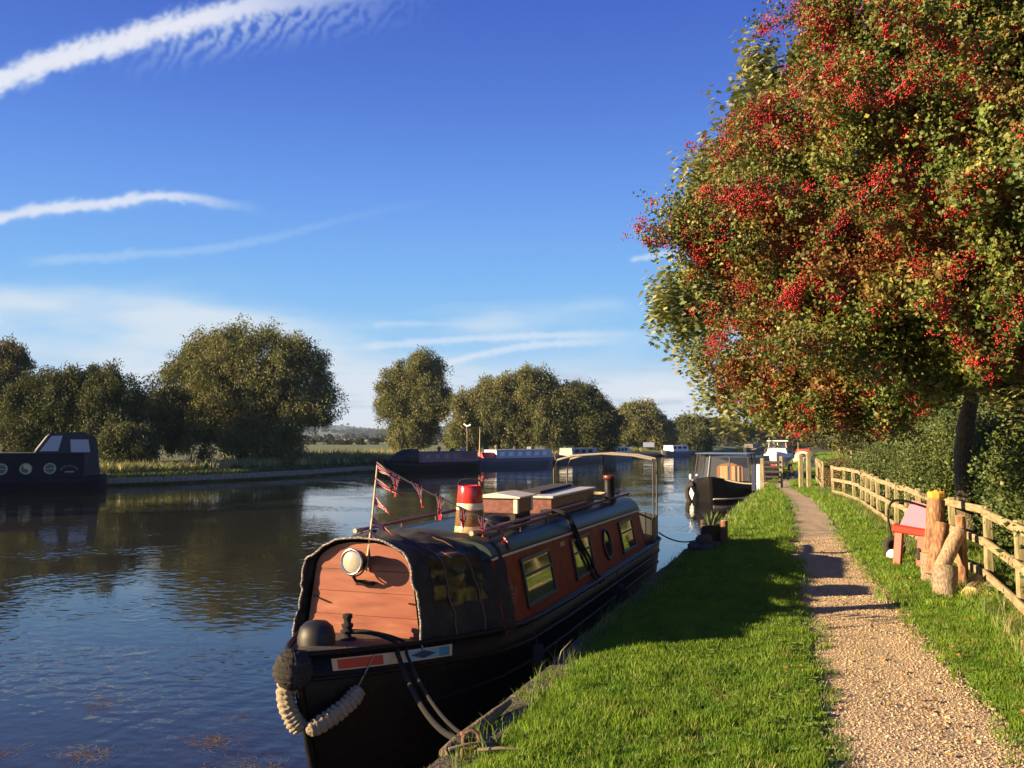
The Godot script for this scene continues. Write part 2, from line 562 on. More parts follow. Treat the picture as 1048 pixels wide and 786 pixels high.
func ground() -> void:
	bumps = noise(0.35, 3, 31)
	var xs := [EDGE, EDGE + 0.12, EDGE + 0.3, EDGE + 0.5] + steps(-1.5, 4.0, 0.12) + [4.5, 5.5, 7.0, 10.0, 16.0, 30.0, 60.0, 150.0, 400.0, 1200.0, 3000.0]
	var zs := steps(12.0, 0.0, 2.0) + steps(-0.5, -3.0, 0.5) + steps(-3.15, -18.0, 0.15) + steps(-18.4, -40.0, 0.4) + [-45.0, -50.0, -60.0, -75.0, -90.0, -120.0, -160.0, -220.0, -309.0]
	structure(put(sheet(xs, zs, gh), "bank_ground", M.soil))
	# the gravel path: a worn sheet a few millimetres proud of the soil
	var px := []
	for i in 25:
		px.append(-1.0 + 2.0 * i / 24.0)
	var pst := SurfaceTool.new()
	pst.begin(Mesh.PRIMITIVE_TRIANGLES)
	pst.set_smooth_group(0)
	var pz := steps(-3.0, -20.0, 0.1) + steps(-20.4, -60.0, 0.4)
	for z in pz:
		for u in px:
			var mid := path_mid(z)
			var w := path_half(z) + 0.10 * bumps.get_noise_2d(z * 2.0, 70.0 + signf(u) * 9.0) + 0.05 * bumps.get_noise_2d(z * 9.0, 30.0 + signf(u) * 9.0)
			var x: float = mid + u * (w + 0.02)
			pst.add_vertex(Vector3(x, gh(x, z) + 0.008 - 0.02 * pow(absf(u), 8.0), z))
	for j in pz.size() - 1:
		for i in px.size() - 1:
			var a: int = j * px.size() + i
			var b: int = a + px.size()
			for k in [a, b, a + 1, a + 1, b, b + 1]:
				pst.add_index(k)
	pst.generate_normals()
	structure(put(pst.commit(), "gravel_path", M.path))
	# canal bed and water
	var bed := mb()
	quad(bed, Vector3(-3000, -1.1, 60), Vector3(-3000, -1.1, -3000), Vector3(EDGE + 0.3, -1.1, -3000), Vector3(EDGE + 0.3, -1.1, 60))
	structure(build(bed, "canal_bed", mat(lin(0.02, 0.022, 0.012), 0.95)))
	structure(put(sheet([-140.0, -60.0, -30.0, -10.0, EDGE + 0.05], [60.0, 10.0, -20.0, -60.0, -120.0, -309.0], func(_x, _z): return 0.0), "water", water_material()))
	# the far side: a low bank, then flat fields to the horizon
	var fst := SurfaceTool.new()
	fst.begin(Mesh.PRIMITIVE_TRIANGLES)
	fst.set_smooth_group(0)
	var offs := [[0.0, -0.6], [0.02, 0.42], [0.5, 0.5], [1.6, 0.66], [4.0, 0.8], [12.0, 0.9], [40.0, 0.95], [120.0, 1.0], [400.0, 1.0], [3200.0, 1.0]]
	var fz := []
	for i in FAR_BANK.size() - 1:
		fz += steps(FAR_BANK[i][0], FAR_BANK[i + 1][0], 2.0).slice(0, -1)
	fz.append(-310.0)
	for z in fz:
		for o in offs:
			var wob: float = 0.35 * bumps.get_noise_2d(z * 0.4, o[0]) if o[0] < 20.0 else 0.0
			fst.add_vertex(Vector3(far_bank_x(z) - o[0] + wob, o[1] + (0.1 * wob if o[0] > 0.3 else 0.0), z))
	for j in fz.size() - 1:
		for i in offs.size() - 1:
			var a: int = j * offs.size() + i
			var b: int = a + offs.size()
			for k in [a, a + 1, b, a + 1, b + 1, b]:
				fst.add_index(k)
	fst.generate_normals()
	structure(put(fst.commit(), "far_bank_ground", M.far_grass))
	structure(put(sheet([-3200.0, -800.0, -200.0, -60.0, 0.0, 60.0, 300.0, 3000.0], [-308.5, -309.5, -400.0, -900.0, -3000.0], func(_x, z): return 0.5 if z > -309.0 else 1.0), "meadow", M.far_grass))
	# a stubble field and a hedge line beyond the reeds, then wooded hills
	var tan_m := nmat([[0.0, lin(0.22, 0.17, 0.09)], [1.0, lin(0.36, 0.29, 0.16)]], 0.02, 0.02, 0.95, 0.0, 41, 4, Vector3.ONE, true)
	structure(put(sheet(steps(-420.0, -150.0, 30.0), steps(-300.0, -900.0, 50.0), func(x, z): return 1.2 + (-z - 300.0) * 0.002), "stubble_field", tan_m))
	# a low pale kerb along the far water's edge
	var kb := mb()
	for i in range(2, 13):
		var a := Vector3(FAR_BANK[i][1] + 0.1, 0.30, FAR_BANK[i][0])
		var b := Vector3(FAR_BANK[i + 1][1] + 0.1, 0.30, FAR_BANK[i + 1][0])
		beam(kb, a, b, 0.4, 0.34, Vector3.UP, 0.03)
	structure(build(kb, "far_bank_kerb", nmat([[0.0, lin(0.10, 0.09, 0.06)], [0.5, lin(0.20, 0.18, 0.13)], [1.0, lin(0.30, 0.27, 0.20)]], 0.03, 0.3, 0.9, 0.0, 27)))
	hills()

func hills() -> void:
	var hm := nmat([[0.0, lin(0.03, 0.05, 0.02)], [0.5, lin(0.06, 0.085, 0.03)], [0.75, lin(0.12, 0.13, 0.05)], [1.0, lin(0.10, 0.12, 0.05)]], 0.02, 0.004, 0.95, 0.0, 44, 4, Vector3.ONE, true)
	var n := noise(0.004, 4, 51)
	for h in [[-1300.0, 21.0, 61], [-2300.0, 44.0, 71]]:
		var st := SurfaceTool.new()
		st.begin(Mesh.PRIMITIVE_TRIANGLES)
		st.set_smooth_group(0)
		var xs := steps(-2600.0, 1600.0, 30.0)
		var us := [0.0, 0.25, 0.5, 0.75, 1.0]
		for u in us:
			for x in xs:
				var top: float = h[1] * (0.62 + 0.75 * n.get_noise_2d(x, h[2] * 10.0))
				st.add_vertex(Vector3(x, 0.9 + maxf(top, 2.0) * smoothstep(0.0, 1.0, u), h[0] - u * 320.0))
		for j in us.size() - 1:
			for i in xs.size() - 1:
				var a: int = j * xs.size() + i
				var b: int = a + xs.size()
				for k in [a, b, a + 1, a + 1, b, b + 1]:
					st.add_index(k)
		st.generate_normals()
		var o := put(st.commit(), "hills", hm)
		structure(o)
		# woods on it: too far away to count
		var xf := []
		var cols := PackedColorArray()
		var wood := noise(0.009, 3, h[2])
		for i in 5200:
			var x := rr(-2500.0, 900.0)
			var u := pow(rng.randf(), 0.8)
			if wood.get_noise_2d(x, u * 260.0) < -0.02 and u < 0.96:
				continue
			var top: float = h[1] * (0.62 + 0.75 * n.get_noise_2d(x, h[2] * 10.0))
			var s := rr(3.0, 6.5)
			xf.append(Transform3D(Basis(Vector3.UP, rr(0, TAU)).scaled(Vector3(s * 1.3, s, s * 1.3)), Vector3(x, 0.9 + maxf(top, 2.0) * smoothstep(0.0, 1.0, u), h[0] - u * 320.0)))
			cols.append(vary(Color(0.035, 0.05, 0.022), 0.4))
		stuff(scatter(clump_mesh(), M.far_leaf, xf, cols, "distant_wood"))
	# hedge trees between the fields
	var xf := []
	var cols := PackedColorArray()
	for i in 1500:
		var line: float = [-205.0, -300.0, -460.0, -700.0][i % 4]
		var s := (rr(0.5, 1.3) + (rr(0.4, 1.6) if i % 23 < 3 else 0.0)) * (-line / 300.0)
		xf.append(Transform3D(Basis(Vector3.UP, rr(0, TAU)).scaled(Vector3(s * 1.5, s, s * 1.5)), Vector3(rr(-0.95, 0.2) * -line - 20.0, 0.9, line + rr(-6, 6))))
		cols.append(vary(Color(0.04, 0.055, 0.022), 0.4))
	stuff(scatter(clump_mesh(), M.far_leaf, xf, cols, "distant_hedge"))

var _clump: ArrayMesh
func clump_mesh() -> ArrayMesh:   # a far tree or bush: one unit wide, a rough ball of leaf faces standing on its base
	if _clump:
		return _clump
	var st := SurfaceTool.new()
	st.begin(Mesh.PRIMITIVE_TRIANGLES)
	for i in 170:
		var d := rv().normalized()
		var c := Vector3(d.x * 0.5, 0.62 + d.y * 0.6, d.z * 0.5) * rr(0.75, 1.05)
		var a := rv().normalized() * rr(0.10, 0.20)
		var b := rv().normalized() * rr(0.10, 0.20)
		tri(st, c + a, c + b, c - a)
		tri(st, c - a, c - b, c + a)
	_clump = st.commit()
	return _clump

func water_material() -> StandardMaterial3D:
	var m := mat(lin(0.012, 0.014, 0.010, 0.6), 0.02)
	m.transparency = BaseMaterial3D.TRANSPARENCY_ALPHA
	m.uv1_triplanar = true
	m.uv1_world_triplanar = true
	m.uv1_triplanar_sharpness = 8.0
	# wind ripples: crests run across the canal; calm lanes and ruffled patches alternate
	var size := 1024
	var span := 26.0
	var im := Image.create(size, size, false, Image.FORMAT_RF)
	var n1 := noise(1.0, 3, 81)
	var n2 := noise(1.0, 2, 82)
	for j in size:
		for i in size:
			var a := TAU * i / size
			var b := TAU * j / size
			# rings of circles make the picture repeat without a seam
			var r1 := 10.0
			var h1 := n1.get_noise_3d(cos(a) * r1 + 40.0, sin(a) * r1, cos(b) * 18.0) + n1.get_noise_3d(cos(a) * r1, sin(b) * 18.0 + 9.0, sin(a) * r1)
			var patch := smoothstep(-0.35, 0.5, n2.get_noise_3d(cos(a) * 0.9, sin(a) * 0.9 + cos(b) * 1.1, sin(b) * 1.1))
			im.set_pixel(i, j, Color(0.5 + 0.22 * h1 * (0.16 + 0.84 * patch), 0, 0))
	m.uv1_scale = Vector3.ONE / span
	m.heightmap_enabled = true
	m.heightmap_texture = ImageTexture.create_from_image(im)
	m.heightmap_scale = 1.7
	m.metallic_specular = 0.42
	return m

# ---------------------------------------------------------------- the stone edge of the canal
func canal_edge() -> void:
	var wall := mb()
	box(wall, Vector3(EDGE + 0.11, -0.15, -150.0), Vector3(0.24, 1.66, 330.0), Basis.IDENTITY, 0.0)
	var w := build(wall, "canal_wall", M.stone)
	structure(w)
	var variants := []
	for k in 5:
		var st := mb()
		box(st, Vector3.ZERO, Vector3(rr(0.27, 0.34), 0.1, 1.16), Basis(Vector3.UP, rr(-0.02, 0.02)), 0.025)
		variants.append(commit(st))
	for i in 34:
		var o := put(variants[i % 5], "coping_stone", M.stone, w)
		o.position = Vector3(EDGE + 0.05 + rr(-0.025, 0.025), 0.735 + rr(-0.012, 0.012), -2.4 - i * 1.19)
		o.rotation = Vector3(rr(-0.012, 0.012), rr(-0.015, 0.015), rr(-0.03, 0.03))

# ---------------------------------------------------------------- grass, gravel
func tuft_mesh(blades: int, h: float, w: float, spread: float, lean: float) -> ArrayMesh:
	var st := SurfaceTool.new()
	st.begin(Mesh.PRIMITIVE_TRIANGLES)
	for i in blades:
		var a := rr(0, TAU)
		var at := Vector3(cos(a), 0, sin(a)) * spread * sqrt(rng.randf())
		var d := Vector3(rr(-1, 1), 0, rr(-1, 1)) * lean
		var hh := h * rr(0.55, 1.15)
		var side := Vector3(cos(a + 1.3), 0, sin(a + 1.3)) * w * rr(0.7, 1.2)
		var p1 := at + Vector3(0, hh * 0.55, 0) + d * hh * 0.35
		var p2 := at + Vector3(0, hh * 0.92, 0) + d * hh * 1.1
		quad(st, at - side, p1 - side * 0.8, p1 + side * 0.8, at + side)
		tri(st, p1 - side * 0.8, p2, p1 + side * 0.8)
	return st.commit()

func grass() -> void:
	var short := tuft_mesh(13, 0.060, 0.0026, 0.045, 0.55)
	var mid := tuft_mesh(12, 0.085, 0.0042, 0.09, 0.55)
	var tall := tuft_mesh(14, 0.24, 0.0042, 0.09, 0.5)
	var patch := noise(0.9, 3, 91)
	for zone in [[-3.2, -11.0, 44000, 0], [-11.0, -20.0, 21000, 1], [-20.0, -44.0, 17000, 1], [-44.0, -120.0, 6000, 2]]:
		var xf := []
		var cols := PackedColorArray()
		for i in zone[2]:
			var z := lerpf(zone[0], zone[1], rng.randf())
			var hi := 3.2 if z > -20.0 else (5.0 if z > -44.0 else 12.0)
			var x := rr(EDGE - 0.02, hi)
			if x < -0.36 * -z - 1.0 + 0.0 and x < EDGE:
				continue
			var pe := path_edge(x, z)
			if pe > -0.02 and rng.randf() > 0.22 * pow(1.0 - smoothstep(0.0, 0.28, pe), 2.0):
				continue
			if pe > -0.10 and pe < -0.02 and rng.randf() < 0.3:
				continue
			if x < EDGE + 0.2 and rng.randf() < 0.75:
				continue
			var p := patch.get_noise_2d(x * 2.0, z * 2.0)
			var s := rr(0.65, 1.2) * (1.0 + 0.45 * p) * (1.0 + 0.7 * smoothstep(1.3, 2.0, x)) * (1.0 + 0.35 * (1.0 - smoothstep(0.0, 0.35, x - EDGE)))
			if zone[1] < -30.0:
				s *= 1.3 if zone[3] == 1 else 2.6
			var b := Basis(Vector3.UP, rr(0, TAU)).scaled(Vector3(s, s * rr(0.8, 1.2), s))
			xf.append(Transform3D(b, Vector3(x, gh(x, z) - 0.004, z)))
			var c := Color(0.105, 0.225, 0.014).lerp(Color(0.18, 0.295, 0.024), clampf(0.5 + 0.9 * p, 0.0, 1.0))
			if rng.randf() < 0.05:
				c = Color(0.30, 0.27, 0.10)
			cols.append(vary(c, 0.25))
		stuff(scatter(short if zone[3] == 0 else mid, M.grass, xf, cols, "grass"))
	# longer grass along the fence foot and the canal edge
	var xf := []
	var cols := PackedColorArray()
	for i in 3600:
		var z := rr(-4.0, -34.0)
		var x := fence_x(z) + rr(-0.35, 0.6)
		if i % 4 == 0:
			x = EDGE + rr(0.0, 0.3)
			if rng.randf() < 0.8:
				continue
		var s := rr(0.45, 1.1)
		xf.append(Transform3D(Basis(Vector3.UP, rr(0, TAU)).scaled(Vector3(s, s, s)), Vector3(x, gh(x, z) - 0.01, z)))
		cols.append(vary(Color(0.12, 0.19, 0.03) if rng.randf() < 0.8 else Color(0.30, 0.27, 0.12), 0.3))
	stuff(scatter(tall, M.grass, xf, cols, "long_grass"))
	# clover and plantain among the grass
	var lf := SurfaceTool.new()
	lf.begin(Mesh.PRIMITIVE_TRIANGLES)
	for k in 6:
		leaf(lf, Vector3.ZERO, Vector3(cos(k * 1.05), 0.45, sin(k * 1.05)).normalized(), Vector3.UP, rr(0.04, 0.07), 0.55)
	var weed := lf.commit()
	xf = []
	cols = PackedColorArray()
	for i in 1500:
		var z := rr(-3.4, -12.0)
		var x := rr(-1.9, 2.6) if i % 3 == 0 else path_mid(z) + (path_half(z) + absf(rng.randfn(0.05, 0.22))) * (-1.0 if rng.randf() < 0.6 else 1.0)
		if path_edge(x, z) > 0.0:
			continue
		var s := rr(0.35, 0.85)
		xf.append(Transform3D(Basis(Vector3.UP, rr(0, TAU)).scaled(Vector3(s, s, s)), Vector3(x, gh(x, z) + 0.015, z)))
		cols.append(vary(Color(0.15, 0.24, 0.035), 0.3))
	stuff(scatter(weed, M.leaf, xf, cols, "clover"))

func pebble_mesh() -> ArrayMesh:
	var st := mb()
	var n := noise(1.6, 1, 95)
	var rings := []
	for j in 5:
		var a := PI * (j + 0.35) / 5.0 - PI * 0.5 + 0.1
		var one := PackedVector3Array()
		for k in 7:
			var d := Vector3(cos(TAU * k / 7) * cos(a), sin(a), sin(TAU * k / 7) * cos(a))
			one.append(d * (0.5 + 0.22 * n.get_noise_3dv(d * 2.0)) * Vector3(1, 0.7, 0.85))
		rings.append(one)
	loft(st, rings, true, true, false)
	return commit(st)

func gravel() -> void:
	var m := mat(Color.WHITE, 0.9)
	m.vertex_color_use_as_albedo = true
	var xf := []
	var cols := PackedColorArray()
	for i in 42000:
		var z := -3.2 - 15.0 * pow(rng.randf(), 1.5)
		var x := path_mid(z) + rr(-1, 1) * (path_half(z) + 0.14)
		var pe := path_edge(x, z)
		if pe < -0.1 or (pe < 0.0 and rng.randf() < 0.6):
			continue
		var s := 0.007 + 0.012 * pow(rng.randf(), 3.0) + (0.02 * rng.randf() if rng.randf() < 0.012 else 0.0)
		xf.append(Transform3D(Basis.from_euler(Vector3(rr(-0.5, 0.5), rr(0, TAU), rr(-0.5, 0.5))).scaled(Vector3.ONE * s), Vector3(x, gh(x, z) + 0.008 + s * 0.12, z)))
		var c: Color = [Color(0.42, 0.325, 0.20), Color(0.35, 0.265, 0.16), Color(0.48, 0.395, 0.27), Color(0.28, 0.21, 0.13), Color(0.42, 0.31, 0.18)][rng.randi() % 5]
		cols.append(vary(c, 0.2))
	stuff(scatter(pebble_mesh(), m, xf, cols, "gravel"))
	# fallen leaves on the path and verge
	var lf := SurfaceTool.new()
	lf.begin(Mesh.PRIMITIVE_TRIANGLES)
	leaf(lf, Vector3(0, 0, -0.02), Vector3(0, 0.12, 1).normalized(), Vector3.UP, 0.045, 0.6)
	xf = []
	cols = PackedColorArray()
	for i in 420:
		var z := rr(-3.5, -16.0)
		var x := path_mid(z) + rng.randfn(0.25, 0.55)
		xf.append(Transform3D(Basis.from_euler(Vector3(rr(-0.3, 0.3), rr(0, TAU), rr(-0.4, 0.4))).scaled(Vector3.ONE * rr(0.5, 1.1)), Vector3(x, gh(x, z) + (0.022 if path_edge(x, z) > 0 else 0.05), z)))
		cols.append(vary([Color(0.30, 0.17, 0.06), Color(0.16, 0.09, 0.04), Color(0.42, 0.30, 0.10)][i % 3], 0.3))
	stuff(scatter(lf.commit(), M.leaf, xf, cols, "fallen_leaves"))

# ---------------------------------------------------------------- water weed near the bow
func water_weed() -> void:
	var st := SurfaceTool.new()
	st.begin(Mesh.PRIMITIVE_TRIANGLES)
	for i in 34:
		var p := Vector3(rr(-0.14, 0.14), rr(-0.015, 0.012), rr(-0.14, 0.14))
		var a := rr(0, TAU)
		for k in 3:
			var q := p + Vector3(cos(a), rr(-0.2, 0.2), sin(a)) * rr(0.015, 0.045)
			var s := Vector3(-sin(a), 0, cos(a)) * 0.0022
			quad(st, p - s, q - s, q + s, p + s)
			p = q
			a += rr(-0.9, 0.9)
	var mesh := st.commit()
	var m := mat(Color.WHITE, 0.6)
	m.vertex_color_use_as_albedo = true
	var xf := []
	var cols := PackedColorArray()
	var pn := noise(0.9, 3, 99)
	for i in 2100:
		var c: Array = [[-5.0, -6.9, 0.75, 0.55], [-5.9, -7.6, 0.7, 0.25], [-7.6, -7.6, 1.2, 0.35], [-6.2, -6.2, 1.2, 0.4], [-4.1, -6.2, 0.25, 0.5]][[0, 0, 0, 1, 2, 3, 4][i % 7]]
		var x: float = c[0] + rng.randfn(0.0, c[2] * 0.6)
		var z: float = c[1] + rng.randfn(0.0, c[3] * 0.7)
		var p := pn.get_noise_2d(x * 1.5, z * 1.5)
		if p < -0.08 or x > -3.9:
			continue
		xf.append(Transform3D(Basis(Vector3.UP, rr(0, TAU)).scaled(Vector3(1, 0.5, 1) * rr(0.5, 1.2)), Vector3(x, -0.02 + 0.035 * p + rr(-0.016, 0.005), z)))
		cols.append(vary([Color(0.10, 0.07, 0.03), Color(0.17, 0.13, 0.06), Color(0.10, 0.045, 0.028), Color(0.22, 0.18, 0.09)][i % 4], 0.35))
	stuff(scatter(mesh, m, xf, cols, "water_weed"))

# ---------------------------------------------------------------- leaves, trees, shrubs
func leaf(st: SurfaceTool, at: Vector3, d: Vector3, up: Vector3, size: float, width := 0.45, fold := 0.18) -> void:
	var side := d.cross(up)
	if side.length() < 0.05:
		side = d.cross(Vector3.RIGHT)
	side = side.normalized() * size * width
	var n := side.normalized().cross(d)
	var mid := at + d * size * 0.5
	var lift := n * size * fold
	var tip := at + d * size
	tri(st, at, mid + side + lift, tip)
	tri(st, at, tip, mid - side + lift)

func lobed_leaf(st: SurfaceTool, at: Vector3, d: Vector3, up: Vector3, size: float) -> void:   # five pointed fingers
	var side := d.cross(up).normalized()
	if side.length() < 0.05:
		side = d.cross(Vector3.RIGHT).normalized()
	var n := side.cross(d)
	for k in [[-1.15, 0.55], [-0.58, 0.85], [0.0, 1.0], [0.58, 0.85], [1.15, 0.55]]:
		var dir: Vector3 = (d * cos(k[0]) + side * sin(k[0]) - n * 0.12).normalized()
		var w := dir.cross(n).normalized() * size * 0.17
		var mid: Vector3 = at + dir * size * k[1] * 0.5
		tri(st, at, mid + w, at + dir * size * k[1])
		tri(st, at, at + dir * size * k[1], mid - w)

func spray_hawthorn() -> ArrayMesh:
	var st := SurfaceTool.new()
	st.begin(Mesh.PRIMITIVE_TRIANGLES)
	for i in 30:
		var t := rng.randf()
		var p := Vector3(rr(-0.05, 0.05), 0.34 * t - 0.15, rr(-0.05, 0.05)) + rv(0.03)
		var d := (Vector3(rr(-1, 1), rr(-0.25, 0.8), rr(-1, 1))).normalized()
		leaf(st, p, d, (Vector3.UP + rv(0.9)).normalized(), rr(0.024, 0.046), rr(0.38, 0.52))
	return st.commit()

func spray_hedge() -> ArrayMesh:
	var st := SurfaceTool.new()
	st.begin(Mesh.PRIMITIVE_TRIANGLES)
	for i in 30:
		var p := rv(0.14)
		var d := (p.normalized() + rv(0.8)).normalized()
		leaf(st, p, d, (Vector3.UP + rv(0.8)).normalized(), rr(0.035, 0.062), rr(0.36, 0.5))
	return st.commit()

func spray_broad() -> ArrayMesh:
	var st := SurfaceTool.new()
	st.begin(Mesh.PRIMITIVE_TRIANGLES)
	for i in 22:
		var a := i * 2.4
		var p := Vector3(cos(a) * 0.06, 0.026 * i - 0.25, sin(a) * 0.06) + rv(0.04)
		lobed_leaf(st, p, Vector3(cos(a), rr(-0.55, 0.25), sin(a)).normalized(), (Vector3.UP + rv(0.35)).normalized(), rr(0.06, 0.11))
	return st.commit()

func spray_willow() -> ArrayMesh:
	var st := SurfaceTool.new()
	st.begin(Mesh.PRIMITIVE_TRIANGLES)
	for i in 34:
		var p := Vector3(rr(-0.35, 0.35), rr(-0.55, 0.45), rr(-0.35, 0.35))
		var d := Vector3(rr(-0.8, 0.8), rr(-1.0, 0.35), rr(-0.8, 0.8)).normalized()
		leaf(st, p, d, (Vector3.UP + rv(0.9)).normalized(), rr(0.16, 0.30), rr(0.18, 0.28))
	return st.commit()

var S := {}

# positions on and under the skin of an ellipsoid (centre, radii)
func in_lobe(c: Vector3, r: Vector3, inner := 4.0) -> Vector3:
	var d := Vector3(rng.randfn(), rng.randfn(), rng.randfn()).normalized()
	return c + d * r * pow(rng.randf(), 1.0 / inner)

# a tree seen across the water: lobes are [centre, radii] about its foot
func far_tree(label: String, category: String, group: String, at: Vector3, height: float, lobes: Array, count: int, tones: Array, leaf_size := 1.0, called := "willow_tree") -> void:
	var t := thing(called, label, category, at, 0.0, group)
	var st := mb()
	var fork := height * 0.16
	tube(st, [Vector3(0, -0.3, 0), Vector3(rr(-0.1, 0.1), fork * 0.5, 0), Vector3(rr(-0.2, 0.2), fork, rr(-0.2, 0.2))], [height * 0.05, height * 0.036, height * 0.032], 9)
	build(st, "trunk", M.far_bark, t)
	for l in lobes:
		var lt := mb()
		var end: Vector3 = l[0]
		var mid := Vector3(end.x * 0.4, lerpf(fork, end.y, 0.55), end.z * 0.4) + rv(0.25)
		tube(lt, curve([Vector3(0, fork * 0.9, 0), mid, end + Vector3(0, l[1].y * 0.4, 0)], 4), [0.22, 0.2, 0.17, 0.15, 0.12, 0.1, 0.08, 0.06, 0.03], 6)
		build(lt, "limb", M.far_bark, t)
	var xf := []
	var cols := PackedColorArray()
	var total := 0.0
	for l in lobes:
		total += pow(l[1].x * l[1].y * l[1].z, 0.7)
	var gap := noise(0.5, 2, rng.randi() % 1000)
	for l in lobes:
		var n := int(count * pow(l[1].x * l[1].y * l[1].z, 0.7) / total)
		# each lobe is built of many small boughs, so the outline breaks up
		var boughs := []
		for k in maxi(8, n / 26):
			boughs.append([in_lobe(l[0], l[1] * 0.93, 5.0), rr(0.08, 0.2) * l[1].length(), rng.randf()])
		for i in n:
			var b: Array = boughs[i % boughs.size()]
			var p: Vector3 = b[0] + Vector3(rng.randfn(), rng.randfn() * 0.9, rng.randfn()) * b[1] * 0.55
			if i % 5 == 0:
				p = in_lobe(l[0], l[1], 2.5)
			if p.y < 0.15 or gap.get_noise_3dv(p) < -0.42:
				continue
			var s := rr(0.7, 1.35) * leaf_size
			xf.append(Transform3D(Basis.from_euler(Vector3(rr(-0.4, 0.4), rr(0, TAU), rr(-0.4, 0.4))).scaled(Vector3.ONE * s), p))
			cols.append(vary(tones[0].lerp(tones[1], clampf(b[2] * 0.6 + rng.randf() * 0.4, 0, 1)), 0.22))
	stuff(scatter(S.willow, M.far_leaf, xf, cols, "crown", t))

